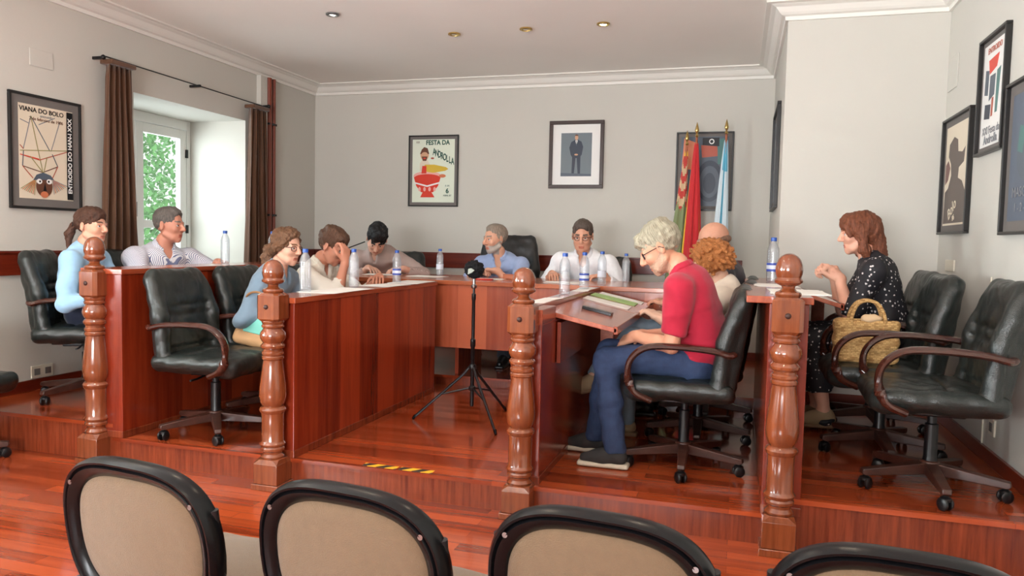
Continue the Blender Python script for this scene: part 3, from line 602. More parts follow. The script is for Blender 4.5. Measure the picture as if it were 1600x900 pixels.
p = picture('poster_frame', (XR, 4.362, 1.385), (0, -1, 0), 0.60, 0.74, 'framed dark blue poster cut by the right edge of the picture', 'poster', M['frame'], 0.016, 0.05, M['mat'], ink('night', (86, 96, 112)), deep=0.032)
p.ell(0.5, 0.5, 0.3, 0.2, I['slate']); p.poly([(0.2, 0.55), (0.35, 0.52), (0.4, 0.72), (0.25, 0.75)], I['teal']); p.poly([(0.42, 0.45), (0.5, 0.45), (0.52, 0.65), (0.44, 0.66)], I['rust']); p.text('MASCARAS', 0.5, 0.22, 0.07, I['grey']); p.text('1 - 2 - 3 - 4', 0.5, 0.1, 0.06, I['grey'])
# ---------------------------------------------------------------- council desks
def council_desk(xa, xc, ta, tc, y0, y1, z0, zt, side, xe, yl, label, leafs=2, xw=0.38, dz=0.078):
    """body between xa and xc, top slab between ta and tc; side=+1 when the sloping leaves hang out towards +X from xe; they start at yl"""
    r = empty('council_desk', ((xa + xc) / 2, y0, z0), 0, label, 'desk'); ox, oy, oz = -(xa + xc) / 2, -y0, -z0
    def B(n, m, a, b, c, d, e, f, bev=0.003): return MB().box(a + ox, b + ox, c + oy, d + oy, e + oz, f + oz).build(n, m, r, bevel=bev, sm=False)
    hb = zt - (0.075 if (side > 0 and xc > xe) else 0.03)
    B('body', M['panel'], xa, xc, y0, y1, z0, hb)
    B('desk_top', M['desky'], ta, tc, y0 - 0.008, y1 + 0.012, zt - 0.03, zt)
    if hb < zt - 0.05: B('riser', M['panel'], xa, xe - 0.004, y0, y1, hb - 0.002, zt - 0.028)
    if hb < zt - 0.05: B('side_strip', M['desky'], xe - 0.01, xc, y0, yl - 0.006, hb - 0.002, zt - 0.004)
    B('plinth', M['riser'], xa - 0.004, xc + 0.004, y0 - 0.003, y1, z0, z0 + 0.04)
    n = leafs; L_ = (y1 - yl) / max(n, 1)
    for k in range(n):
        a, b = yl + k * L_ + 0.004, yl + (k + 1) * L_ - 0.004
        x1 = xe + side * xw; zi, zo = zt - 0.028, zt - 0.028 - dz
        pts = [(xe + side * 0.002, zi), (x1, zo), (x1, zo - 0.024), (xe + side * 0.002, zi - 0.024)]
        lf = MB().prism([(p[0] + ox, p[1] + oz) for p in pts], a + oy, b + oy, 'y').build('writing_leaf', M['leafwood'], r, bevel=0.003, sm=False)
        MB().prism([(p[0] + ox, p[1] + oz) for p in ([(x1 - side * 0.016, zo + 0.012), (x1 + side * 0.004, zo + 0.008), (x1 + side * 0.004, zo - 0.03), (x1 - side * 0.016, zo - 0.03)])], a + oy, b + oy, 'y').build('lip', M['desky'], lf, bevel=0.002, sm=False)
    if not n: return r
    xs = (xc if side > 0 else xa) + side * 0.004
    B('apron', M['panelx2'], min(xs, xs + side * 0.02), max(xs, xs + side * 0.02), yl + 0.01, y1 - 0.01, zt - 0.30, zt - 0.09)
    for k in range(1, n + 1):
        yy = yl + k * L_ - 0.02; B('leg', M['leafwood'], min(xe + side * 0.16, xe + side * 0.24), max(xe + side * 0.16, xe + side * 0.24), yy - 0.018, yy + 0.018, z0, zt - 0.10)
    return r
M['leafwood'] = wood('leaf_wood', (146, 66, 44), (188, 106, 78), 'Y', 0.22, 0.3, 1.0)
M['panelx2'] = wood('apron_wood', (112, 40, 22), (156, 70, 44), 'Z', 0.25, 0.25, 0.8)
council_desk(-3.42, -3.29, -3.57, -3.28, PF - 0.01, 5.42, ST - 0.078, 1.098, -1, -3.57, 4.25, 'tall dark red desk row between the first and second newel posts, by the window', 2, .20)
council_desk(-2.375, -2.19, -2.40, -2.18, PF - 0.01, 5.34, DA, 0.985, -1, -2.50, 4.45, 'red desk row left of the aisle, beside the second newel post', 0, .22)
council_desk(-1.025, -0.875, -1.045, -0.948, PF + 0.02, 5.42, DA, 0.985, 1, -0.946, 3.74, 'red desk row right of the aisle, its sloping leaves facing the man in red')
council_desk(0.135, 0.295, 0.04, 0.312, PF - 0.01, 5.42, DA, 1.09, 1, 0.316, 4.60, 'tall desk row in front of the woman in the floral dress', 1, .26)
# head table
r = empty('head_table', (-1.6, 5.5, ST), 0, 'long head table across the back of the room with a red wooden front', 'table')
def HB(n, m, a, b, c, d, e, f, bev=0.003): return MB().box(a + 1.6, b + 1.6, c - 5.5, d - 5.5, e - ST, f - ST).build(n, m, r, bevel=bev, sm=False)
HB('front_panel', M['panelx'], -3.20, -0.12, 5.52, 5.545, 0.462, 0.955); HB('table_top', M['deskx'], -3.22, -0.10, 5.49, 6.40, 0.955, 0.988)
for x in (-3.18, -2.17, -1.14, -0.16): HB('leg', M['panelx2'], x, x + 0.03, 5.72, 6.30, ST, 0.955)
HB('apron', M['panelx2'], -3.15, -0.17, 6.30, 6.32, 0.80, 0.955)

# ---------------------------------------------------------------- newel posts
def newel(x, y, k, label):
    t = empty('newel_post', (x, y, 0), 0, label, 'post')
    def oct_(w, c): return [(w, -w + c), (w, w - c), (w - c, w), (-w + c, w), (-w, w - c), (-w, -w + c), (-w + c, -w), (w - c, -w)]
    b = MB().box(-.078, .078, -.078, .078, 0, 0.03 * k).box(-.068, .068, -.068, .068, 0.03 * k, 0.135 * k)
    a = [(s * .068, u * .068) for s, u in ((1, -1), (1, 1), (-1, 1), (-1, -1))]
    vs = [(p[0], p[1], 0.135 * k) for p in a] + [(v[0], v[1], 0.158 * k) for v in oct_(.060, .024)]
    b.add(vs, [(0, 1, 5, 4), (1, 2, 7, 6), (2, 3, 9, 8), (3, 0, 11, 10), (1, 6, 5), (2, 8, 7), (3, 10, 9), (0, 4, 11), (4, 5, 6, 7, 8, 9, 10, 11)])
    b.build('base_block', M['newel'], t, bevel=0.003)
    prof = [(.050, .155), (.058, .160), (.060, .168), (.054, .175), (.048, .182), (.050, .192), (.060, .200), (.061, .210), (.056, .218), (.064, .226), (.066, .234), (.060, .242), (.056, .25), (.056, .37), (.058, .392), (.066, .402), (.068, .412), (.062, .422), (.052, .428), (.055, .436), (.062, .446),
            (.067, .47), (.069, .49), (.066, .53), (.060, .58), (.054, .63), (.050, .662), (.050, .668), (.056, .674), (.056, .684), (.051, .690), (.056, .697), (.056, .707), (.050, .713), (.050, .722), (.060, .732), (.062, .742), (.056, .750), (.050, .756), (.056, .764), (.064, .778), (.066, .793), (.062, .81), (.052, .823), (.048, .83), (.056, .836), (.058, .844), (.052, .852), (.056, .858), (.057, .866), (.053, .872)]
    MB().lathe([(r_, z * k) for r_, z in prof], 32).build('shaft', M['newel'], t, angle=30)
    o = MB(); n = 8; w0 = oct_(.050, .016); w1 = oct_(.063, .018)
    zs = [(.866, w0), (.880, w1), (1.000, w1), (1.012, w0)]
    for z, w in zs: o.v += [(p[0], p[1], z * k) for p in w]
    for i in range(3):
        for j in range(8): o.f.append((i * 8 + j, i * 8 + (j + 1) % 8, i * 8 + 8 + (j + 1) % 8, i * 8 + 8 + j)); o.m.append(0)
    o.f += [tuple(range(7, -1, -1)), tuple(range(24, 32))]; o.m += [0, 0]
    bl = o.build('upper_block', M['newel'], t, bevel=0.002, sm=False)
    MB().lathe([(.001, -.008), (.008, -.007), (.012, -.003), (.013, 0.001)], 16, T=Matrix.Translation((0, -.063, .942 * k)) @ Matrix.Rotation(-PI / 2, 4, 'X')).build('plug', M['dark'], bl)
    fin = [(.046, 1.010), (.052, 1.016), (.054, 1.024), (.050, 1.031), (.034, 1.037), (.026, 1.046), (.028, 1.054), (.044, 1.060), (.055, 1.068), (.057, 1.076), (.051, 1.083), (.049, 1.088), (.053, 1.10), (.055, 1.115), (.053, 1.135), (.046, 1.155), (.034, 1.170), (.018, 1.179), (.001, 1.182)]
    MB().lathe([(r_, z * k) for r_, z in fin], 32).build('finial', M['newel'], t, angle=30)
newel(-3.455, 3.405, 1.08, 'turned wooden newel post in front of the ponytailed woman, leftmost of the four')
newel(-2.275, 3.365, 1.0, 'turned wooden newel post beside the empty green-black armchair, left of the aisle')
newel(-0.955, 3.405, 1.0, 'turned wooden newel post beside the sloping desk leaves, right of the aisle')
newel(0.205, 3.375, 1.08, 'turned wooden newel post between the man in red and the empty black chairs, rightmost')

# hazard tape on the step
M['haz'] = None
m, nt, b = newmat('hazard_stripes'); tc = nt.nodes.new('ShaderNodeTexCoord'); mp = nt.nodes.new('ShaderNodeMapping'); mp.inputs['Rotation'].default_value = (0, 0, 0.7); wv = nt.nodes.new('ShaderNodeTexWave'); wv.inputs['Scale'].default_value = 4.2
cr = nt.nodes.new('ShaderNodeValToRGB'); cr.color_ramp.interpolation = 'CONSTANT'; cr.color_ramp.elements[0].color = lin((38, 34, 30)); cr.color_ramp.elements[1].position = 0.5; cr.color_ramp.elements[1].color = lin((245, 176, 40))
nt.links.new(tc.outputs['Object'], mp.inputs[0]); nt.links.new(mp.outputs[0], wv.inputs[0]); nt.links.new(wv.outputs['Fac'], cr.inputs[0]); nt.links.new(cr.outputs[0], b.inputs['Base Color']); M['haz'] = m
for x0, x1, l in ((-1.80, -1.615, 'left'), (-1.60, -1.42, 'right')):
    prop(MB().box(x0, x1, 3.440, 3.486, DA, DA + 0.0015).build('hazard_tape', M['haz'], sm=False), 'yellow and black hazard tape on the aisle step, %s piece' % l, 'tape')

# ---------------------------------------------------------------- office armchairs (face +X, origin on the floor under the hub)
def make_office_chair(name, lm, backh=0.98, label=None, group=None, arms=True):
    t = empty(name, (0, 0, 0), 0, label, 'chair', group)
    # seat cushion
    s = SDF(); s.bx((0.02, 0, 0.43), (0.27, 0.25, 0.05), 0.045, k=0.01); s.bx((0.19, 0, 0.425), (0.09, 0.24, 0.055), 0.05, k=0.03); s.el((-0.0, 0, 0.462), (0.24, 0.22, 0.035), k=0.04)
    for y in (-0.235, 0.235): s.rc((-0.20, y, 0.445), (0.22, y, 0.445), 0.04, 0.042, k=0.02)
    s.sub(bx_fn((-0.02, 0, 0.50), (0.006, 0.20, 0.02), 0.004), 0.015)
    V, Q = s.mesh(0.011); V = relax(V, Q, 1); V += vnormals(V, Q) * (folds(V, 0.0035, 46, 3) + folds(V, 0.0018, 95, 8))[:, None]
    np_obj('seat', [(V, Q)], lm, t)
    # backrest: two stacked pads between side bolsters, leaning back
    s = SDF(); a = 0.15; R = np.array(Matrix.Rotation(-a, 3, 'Y')); hb = backh - 0.44
    def P(x, y, z): v = R @ np.array([x, y, z]); return (v[0] - 0.20, v[1], v[2] + 0.42)
    s.bx(P(0, 0, hb * 0.30), (0.045, 0.23, hb * 0.30), 0.04, R, k=0.01); s.bx(P(-0.005, 0, hb * 0.76), (0.045, 0.225, hb * 0.25), 0.045, R, k=0.015)
    for y in (-1, 1):
        s.rc(P(0.035, y * 0.225, hb * 0.05), P(0.045, y * 0.225, hb * 0.5), 0.042, 0.045, k=0.02); s.rc(P(0.045, y * 0.225, hb * 0.5), P(0.005, y * 0.205, hb * 0.88), 0.045, 0.038, k=0.02)
        s.rc(P(0.035, y * 0.225, hb * 0.05), (-0.12, y * 0.235, 0.445), 0.042, 0.036, k=0.03)
    s.el(P(0.035, 0, hb * 0.28), (0.03, 0.19, 0.11), R, k=0.04); s.el(P(0.035, 0, hb * 0.74), (0.03, 0.18, 0.12), R, k=0.04)
    for zz in (0.16, 0.50, 0.60): s.sub(bx_fn(P(0.065, 0, hb * zz), (0.014, 0.19, 0.004), 0.003, R), 0.016)
    V, Q = s.mesh(0.011); V = relax(V, Q, 1); V += vnormals(V, Q) * (folds(V, 0.004, 38, 5) + folds(V, 0.002, 85, 6))[:, None]
    np_obj('backrest', [(V, Q)], lm, t)
    if arms:
        for y in (-0.275, 0.275):
            path = catmull([P(0.0, y * 0.93, 0.22), P(0.02, y, 0.215), (-0.13, y * 1.03, 0.655), (0.04, y * 1.05, 0.665), (0.17, y * 1.05, 0.655), (0.245, y * 1.04, 0.60), (0.265, y * 1.03, 0.52), (0.235, y, 0.43), (0.15, y * 0.93, 0.385)], 5)
            MB().tube(path, 0.017, 10, ry=0.026, up=(0.3, 0, 1)).build('armrest', M['armwood'], t)
    MB().box(-0.12, 0.12, -0.07, 0.07, 0.345, 0.385).box(-0.20, -0.10, -0.03, 0.03, 0.35, 0.375).build('mechanism', M['black'], t, bevel=0.006)
    MB().tube([(0.0, -0.06, 0.36), (0.02, -0.20, 0.352), (0.02, -0.25, 0.352)], 0.006, 8).build('lever', M['black'], t)
    MB().lathe([(.031, .10), (.031, .14), (.028, .15), (.028, .30), (.020, .305), (.020, .355)], 20).build('gas_column', M['black'], t)
    bs = MB(); bs.lathe([(.030, .075), (.042, .085), (.042, .125), (.034, .135)], 20)
    for k in range(5):
        T = Matrix.Rotation(2 * PI * k / 5 + 0.35, 4, 'Z'); pts = [(0.02, 0.075), (0.30, 0.062), (0.315, 0.072), (0.31, 0.092), (0.02, 0.128)]
        n = len(pts); v0 = []
        for y0, y1 in ((-0.028, 0.028),):
            v0 = [T @ Vector((p[0], y0 * (1 - 0.35 * (p[0] > .2)), p[1])) for p in pts] + [T @ Vector((p[0], y1 * (1 - 0.35 * (p[0] > .2)), p[1])) for p in pts]
        bs.add(v0, [tuple(range(n)), tuple(range(2 * n - 1, n - 1, -1))] + [(i, n + i, n + (i + 1) % n, (i + 1) % n) for i in range(n)])
    bs.build('star_base', M['starwood'], t, bevel=0.004)
    for k in range(5):
        a = 2 * PI * k / 5 + 0.35; cx, cy = 0.292 * math.cos(a), 0.292 * math.sin(a); c = MB(); R2 = Matrix.Translation((cx, cy, 0.027)) @ Matrix.Rotation(a + 0.6, 4, 'Z') @ Matrix.Rotation(PI / 2, 4, 'X')
        for s_ in (-1, 1): c.lathe([(.004, s_ * .016 - .008), (.022, s_ * .016 - .008), (.027, s_ * .016 - .004), (.027, s_ * .016 + .004), (.022, s_ * .016 + .008), (.004, s_ * .016 + .008)], 16, T=R2)
        c.lathe([(.014, .035), (.024, .04), (.024, .052), (.010, .060), (.008, .075)], 14, (cx, cy, 0)); c.build('caster', M['black'], t)
    return t
chairA = make_office_chair('office_chair', M['leather'], 0.98, 'empty green-black leather armchair on the lower dais beside the second newel post')
chairA.location = (-2.90, 3.72, DA); chairA.rotation_euler = (0, 0, math.radians(2))
def och(x, y, z, deg, label, src=None): return copy_tree(src or chairA, (x, y, z), math.radians(deg), label, 'chair')
och(-2.92, 4.33, DA, 0, 'dark leather armchair of the woman in glasses, behind the empty armchair')
och(-2.92, 4.98, DA, 0, 'dark leather armchair of the man holding a pen')
och(-0.24, 4.02, DA, 180, 'dark leather armchair of the man in the red polo')
och(-0.20, 4.66, DA, 180, 'dark leather armchair of the curly-haired sitter')
och(-0.18, 5.28, DA, 180, 'dark leather armchair of the bald man')
och(0.865, 3.79, ST, 178, 'empty black leather armchair nearest the right edge of the picture')
och(0.75, 4.39, ST, 180, 'black leather armchair holding the straw bag')
och(0.80, 5.00, ST, 180, 'black leather armchair of the woman in the floral dress')
och(-4.06, 3.93, ST, 28, 'black leather armchair of the ponytailed woman, by the left wall')
och(-4.14, 4.58, ST, 0, 'black leather armchair of the man in the striped shirt')
side = make_office_chair('office_chair', M['leather'], 0.80, 'office chair on the room floor, cut by the left edge of the picture', None, False); side.location = (-4.20, 3.08, 0); side.rotation_euler = (0, 0, math.radians(97))
chairB = make_office_chair('executive_chair', M['leather2'], 1.10, 'wide black leather high-back chair of the elder man at the head table')
chairB.scale = (1.06, 1.12, 1.06); chairB.location = (-2.09, 6.82, ST); chairB.rotation_euler = (0, 0, math.radians(-80))
och(-1.20, 6.84, ST, -90, 'black leather chair of the man in the white shirt')
och(-3.24, 6.76, ST, -88, 'black leather chair of the young dark-haired man')

# ---------------------------------------------------------------- audience chairs (face +Y, origin on the floor under the back)
def make_audience_chair():
    t = empty('audience_chair', (0, 0, 0), 0, None, 'chair')
    Wb, Hb, zc = 0.222, 0.182, 0.633
    def bend(u, v, d):
        x, z = u, zc + v; y = 0.16 * x * x * 1.6 + d - 0.12 * (z - 0.45); return (x, y, z)
    def sup(a, sx, sz, e=3.0):
        c, s_ = math.cos(a), math.sin(a); w = 1.0 - 0.12 * max(0, -s_)
        return (sx * w * abs(c) ** (2 / e) * (1 if c >= 0 else -1), sz * abs(s_) ** (2 / (e - 0.3 if s_ > 0 else e)) * (1 if s_ >= 0 else -1))
    n = 64; rings = [(1.0, 0.018), (1.012, 0.004), (1.0, -0.012), (0.972, -0.022), (0.95, -0.021), (0.932, -0.014), (0.912, -0.021), (0.885, -0.019), (0.83, -0.011), (0.80, -0.003)]
    vs = []; fs = []
    for q, d in rings:
        dx = (1 - q) * Wb * 1.0
        for k in range(n):
            u, v = sup(2 * PI * k / n, Wb - (1 - q) * 0.2, Hb - (1 - q) * 0.2); vs.append(bend(u, v, d))
    for i in range(len(rings) - 1):
        for k in range(n): fs.append((i * n + k, i * n + (k + 1) % n, (i + 1) * n + (k + 1) % n, (i + 1) * n + k))
    front = []
    for k in range(n): u, v = sup(2 * PI * k / n, Wb - 0.041, Hb - 0.041); front.append(bend(u, v, 0.018))
    nb = len(vs); vs += front
    for k in range(n): fs.append((nb + k, nb + (k + 1) % n, (k + 1) % n, k)); fs.append(((len(rings) - 1) * n + k, (len(rings) - 1) * n + (k + 1) % n, nb + (k + 1) % n, nb + k))
    sh = MB().add(vs, fs).build('back_shell', M['blackgloss'], t)
    for nm, d0, d1, bulge in (('rear_pad', -0.003, -0.010, -1), ('front_pad', 0.016, 0.03, 1)):
        vs = []; fs = []; R_ = [1.0, 0.97, 0.9, 0.75, 0.5, 0.25]
        for j, q in enumerate(R_):
            dd = d0 + (d1 - d0) * min(1, (j / 2.0)) + bulge * 0.006 * (1 - q)
            for k in range(n): u, v = sup(2 * PI * k / n, (Wb - 0.039) * q, (Hb - 0.039) * q); vs.append(bend(u, v, dd))
        c = len(vs); vs.append(bend(0, 0, d1 + bulge * 0.006))
        for j in range(len(R_) - 1):
            for k in range(n): fs.append((j * n + k, j * n + (k + 1) % n, (j + 1) * n + (k + 1) % n, (j + 1) * n + k))
        for k in range(n): fs.append(((len(R_) - 1) * n + k, (len(R_) - 1) * n + (k + 1) % n, c))
        MB().add(vs, fs).build(nm, M['beige'], t, angle=80)
    for u, v in ((-0.178, 0.112), (0.178, 0.112), (-0.168, -0.125), (0.168, -0.125)):
        p = bend(u, v, -0.021); MB().lathe([(.001, -.003), (.004, -.0025), (.0055, 0)], 12, T=Matrix.Translation(p) @ Matrix.Rotation(-PI / 2, 4, 'X') @ Matrix.Diagonal((1, 1, -1, 1))).build('screw', M['metal'], sh)
    s = SDF(); s.bx((0, 0.235, 0.435), (0.225, 0.215, 0.028), 0.025, k=0.01); s.el((0, 0.235, 0.455), (0.20, 0.19, 0.025), k=0.03)
    V, Q = s.mesh(0.011); np_obj('seat', [(relax(V, Q, 1), Q)], M['beige'], t)
    MB().box(-0.215, 0.215, 0.03, 0.44, 0.392, 0.41).build('seat_pan', M['black'], t, bevel=0.008)
    for sx in (-1, 1):
        x = sx * 0.222
        MB().tube(catmull([bend(sx * 0.205, 0.10, 0.012), bend(sx * 0.212, -0.10, 0.010), (x, 0.02, 0.46), (x, -0.02, 0.25), (x, -0.07, 0.02)], 5), 0.011, 10).build('rear_leg', M['black'], t)
        MB().tube(catmull([(x, 0.02, 0.40), (x, 0.20, 0.40), (x, 0.36, 0.395), (x, 0.41, 0.36), (x, 0.42, 0.2), (x, 0.43, 0.02)], 5), 0.011, 10).build('front_leg', M['black'], t)
        for y in (-0.072, 0.431): MB().lathe([(.016, 0), (.016, .012), (.013, .022)], 12, (x, y, 0)).build('rubber_foot', M['black'], t)
        MB().box(x - 0.012, x + 0.012, -0.012, 0.014, 0.40, 0.50).build('bracket', M['black'], t, bevel=0.003)
    return t
aud = make_audience_chair()
spots_ = [(-1.222, 1.335, -7, 'black-rimmed audience chair with beige back, leftmost in the front row'), (-0.720, 1.35, -7, 'black-rimmed audience chair with beige back, second from the left in the foreground'),
          (-0.222, 1.375, -6, 'black-rimmed audience chair with beige back, third in the front row'), (0.285, 1.37, -5, 'black-rimmed audience chair with only its top edge showing, at the bottom right')]
for i, (x, y, a, l) in enumerate(spots_):
    if i == 0: aud.location = (x, y, 0); aud.rotation_euler = (0, 0, math.radians(a)); prop(aud, l, 'chair')
    else: copy_tree(aud, (x, y, 0), math.radians(a), l, 'chair')

# ---------------------------------------------------------------- tripod with furry microphone
t = empty('tripod_stand', (-1.603, 4.543, DA), 0, 'black tripod stand with a furry microphone, standing in the aisle', 'tripod')
MB().lathe([(.013, .10), (.013, .48), (.017, .485), (.017, .53), (.011, .535), (.011, .78), (.014, .785), (.014, .82), (.008, .825), (.008, .90)], 14).build('column', M['black'], t)
MB().lathe([(.020, .335), (.024, .34), (.024, .36), (.018, .37)], 14).build('collar', M['black'], t); MB().lathe([(.018, .20), (.022, .205), (.022, .225), (.016, .23)], 14).build('slider', M['black'], t)
for fx, fy in ((-1.972, 4.453), (-1.349, 4.265), (-1.487, 4.91)):
    d = Vector((fx + 1.603, fy - 4.543, 0)); n = d.normalized()
    lg = MB().tube([n * 0.02 + Vector((0, 0, .35)), n * 0.06 + Vector((0, 0, .30)), d * 0.98 + Vector((0, 0, .014))], 0.009, 8).build('leg', M['black'], t)
    MB().tube([d * 0.955 + Vector((0, 0, .028)), d + Vector((0, 0, .004))], [0.011, 0.009], 8).build('rubber_foot', M['blackgloss'], lg)
    q = d * 0.52 + Vector((0, 0, .17)); MB().tube([n * 0.02 + Vector((0, 0, .215)), q], 0.006, 8).build('brace', M['black'], t)
MB().lathe([(.014, .855), (.018, .86), (.018, .875), (.010, .88), (.010, .93)], 12).build('mount', M['metal'], t)
mic = SDF(); mic.el((0, 0, 0.975), (0.062, 0.052, 0.056)); V, Q = mic.mesh(0.005); V += vnormals(V, Q) * (folds(V, 0.006, 260, 2) + folds(V, 0.004, 600, 5))[:, None]
fur = np_obj('furry_windshield', [(V, Q)], plain('black_fur', (20, 20, 22), 0.95, bump=0.8, bscale=300), t)
MB().prism([(-.022, .945), (.004, .955), (.022, .972), (.0, .985), (-.02, .98)], -0.062, -0.050, 'y').build('badge', plain('grey_green_badge', (150, 160, 150), 0.4), t, bevel=0.002)

# ---------------------------------------------------------------- bottles, papers, things on the desks
M['pet'] = glass('clear_plastic_bottle', (0.88, 0.91, 0.94), 0.13, 0.10, milk=0.12); M['bluecap'] = plain('blue_cap', (44, 84, 168), 0.35); M['label'] = plain('blue_white_label', (60, 80, 170), 0.4); M['lab2'] = plain('white_label', (214, 220, 232), 0.4)
def make_bottle():
    t = empty('water_bottle', (0, 0, 0), 0, None, 'bottle'); prof = [(.001, .004), (.024, .001), (.030, .006)]
    z = .01
    while z < .15: prof += [(.031, z), (.0295, z + .005), (.031, z + .010)]; z += .0125
    prof += [(.031, .158), (.029, .175), (.022, .195), (.014, .208), (.013, .222)]
    MB().lathe(prof, 20).build('bottle_body', M['pet'], t)
    MB().lathe([(.0155, .214), (.0155, .232), (.013, .234), (.001, .234)], 20).build('cap', M['bluecap'], t)
    return t
bot = make_bottle(); first = [True]
def bottle(x, y, z, label, lab=None, s=1.0):
    if first[0]: b = bot; b.location = (x, y, z); prop(b, label, 'bottle'); first[0] = False
    else: b = copy_tree(bot, (x, y, z), 0, label, 'bottle')
    b.scale = (s, s, s)
    if lab:
        MB().lathe([(.0316, .055), (.0316, .10)], 20).build('label_wrap', M['label'] if lab == 'blue' else M['lab2'], b)
        if lab == 'blue': MB().lathe([(.0320, .068), (.0320, .088)], 20).build('label_band', M['lab2'], b)
Z1, Z0 = 0.985, 1.098
bottle(-2.365, 3.81, Z1, 'clear water bottle nearest the second newel post, beside the woman in glasses', None, 1.06)
bottle(-2.365, 4.38, Z1, 'clear water bottle on the left aisle desk beside the hand with the pen', None, 1.05)
bottle(-2.365, 5.02, Z1, 'water bottle with a blue and white label, far end of the left aisle desk', 'blue', 1.0)
bottle(-2.50, 6.18, 0.988, 'clear water bottle on the head table left of the elder man', 'white', 1.0)
bottle(-1.006, 4.50, Z1, 'clear water bottle on the right aisle desk, leftmost of the group of three', None, 1.08)
bottle(-1.008, 5.12, Z1, 'clear water bottle with a blue label, middle of the group on the right aisle desk', 'blue', 1.08)
bottle(-0.98, 5.66, 0.988, 'clear water bottle in front of the man in the white shirt, rightmost of the group', 'white', 1.08)
bottle(-0.88, 6.22, 0.988, 'small clear water bottle at the right of the head table, by the white sleeve', None, 1.0)
bottle(0.20, 4.85, 1.09, 'clear water bottle on the tall right desk behind the rightmost newel post', 'blue', 1.15)
bottle(-3.62 + 0.1, 4.62, Z0, 'clear water bottle on the tall left desk beside the man in the striped shirt', None, 1.0)
bottle(-3.40, 5.02, Z0, 'clear water bottle in front of the far curtain', 'white', 1.02)
def sheet(x, y, z, w, h, deg, label, n=1, mat='paper', grp=None, name='paper_sheet', th=0.0016):
    t = MB(); r_ = random.Random(int(x * 1000 + y * 77))
    for k in range(n):
        T = Matrix.Translation((x, y, z)) @ Matrix.Rotation(math.radians(deg + r_.uniform(-7, 7) * (k > 0)), 4, 'Z'); t.box(-w / 2, w / 2, -h / 2, h / 2, 0.0004 + k * th, k * th + th, T=T)
    return prop(t.build(name, M[mat], sm=False), label, 'paper', grp)
sheet(-2.28, 4.02, Z1, .22, .50, 2, 'white papers on the left aisle desk beside the second newel post', 2)
sheet(-2.28, 4.66, Z1, .21, .30, -4, 'white papers near the hand with the pen', 2)
sheet(-2.29, 5.12, Z1, .22, .42, 5, 'white papers by the labelled bottle at the far end of the left aisle desk', 2)
sheet(-2.96, 6.00, 0.988, .30, .21, 12, 'white papers under the young man\'s hands', 2)
sheet(-2.52, 5.95, 0.988, .30, .21, -5, 'white papers on the head table between the young man and the bottle', 2)
sheet(-1.95, 5.92, 0.988, .24, .2, 3, 'white papers in front of the elder man', 1)
sheet(-1.30, 5.80, 0.988, .30, .21, 3, 'white papers in front of the man in the white shirt', 2)
sheet(-0.998, 3.98, Z1, .09, .38, 0, 'white papers behind the third newel post', 2)
sheet(-0.998, 5.06, Z1, .09, .42, 1, 'white papers under the bottles on the right aisle desk', 2)
sheet(0.27, 3.78, 1.09, .24, .40, 2, 'white papers on the tall right desk beside the post top', 3); sheet(0.20, 4.40, 1.09, .22, .30, 4, 'white papers behind the papers on the tall right desk', 2)
prop(MB().box(-1.86, -1.70, 5.98, 6.06, 0.9885, 1.03).build('wooden_box', M['deskx'], bevel=0.004), 'small light wooden box in front of the elder man', 'box')
sc_ = MB().box(-2.02, -1.88, 5.74, 5.80, 0.9885, 0.998).build('red_case', plain('red_plastic', (200, 50, 36), 0.3), bevel=0.004); prop(sc_, 'flat red case on the head table before the elder man', 'case')
# things on the sloping leaf in front of the man in red
def on_leaf(name, m, x0, x1, y0, y1, th, label, cat, xe=-0.946, zi=0.957, xw=0.38, dz=0.078, n=1, rot=0):
    ang = math.atan2(dz, xw); T = Matrix.Translation((xe, 0, zi)) @ Matrix.Rotation(ang, 4, 'Y'); c = Vector(((x0 + x1) / 2, (y0 + y1) / 2, 0)); T = T @ Matrix.Translation(c) @ Matrix.Rotation(math.radians(rot), 4, 'Z'); w, h = (x1 - x0) / 2, (y1 - y0) / 2; b = MB()
    for k in range(n): b.box(-w, w, -h, h, 0.0006 + k * th, 0.0002 + (k + 1) * th, T=T @ Matrix.Rotation(0.03 * k, 4, 'Z'))
    return prop(b.build(name, M[m], bevel=0.0015 if th > 0.003 else 0, sm=False), label, cat)
M['greenfolder'] = plain('pale_green_folder', (150, 186, 110), 0.5); M['phone'] = plain('black_phone', (26, 26, 28), 0.25)
on_leaf('black_glasses_case', 'phone', .12, .29, 4.16, 4.215, .018, 'slim black case lying on the sloping desk leaf', 'case', rot=-4)
on_leaf('document_strip', 'paper', .02, .31, 4.68, 4.86, .003, 'white documents on the sloping leaf, nearest the slim black case', 'paper', n=2)
on_leaf('folder', 'greenfolder', .01, .31, 4.98, 5.17, .003, 'pale green folder on the sloping leaf', 'folder', n=2)
on_leaf('document_strip', 'paper', .03, .33, 5.20, 5.34, .003, 'white documents behind the green folder on the sloping leaf', 'paper', n=2)
on_leaf('paper_sheet', 'paper', .01, .24, 4.66, 5.05, .002, 'white papers in front of the woman in the floral dress', 'paper', xe=0.316, zi=1.062, xw=.26)

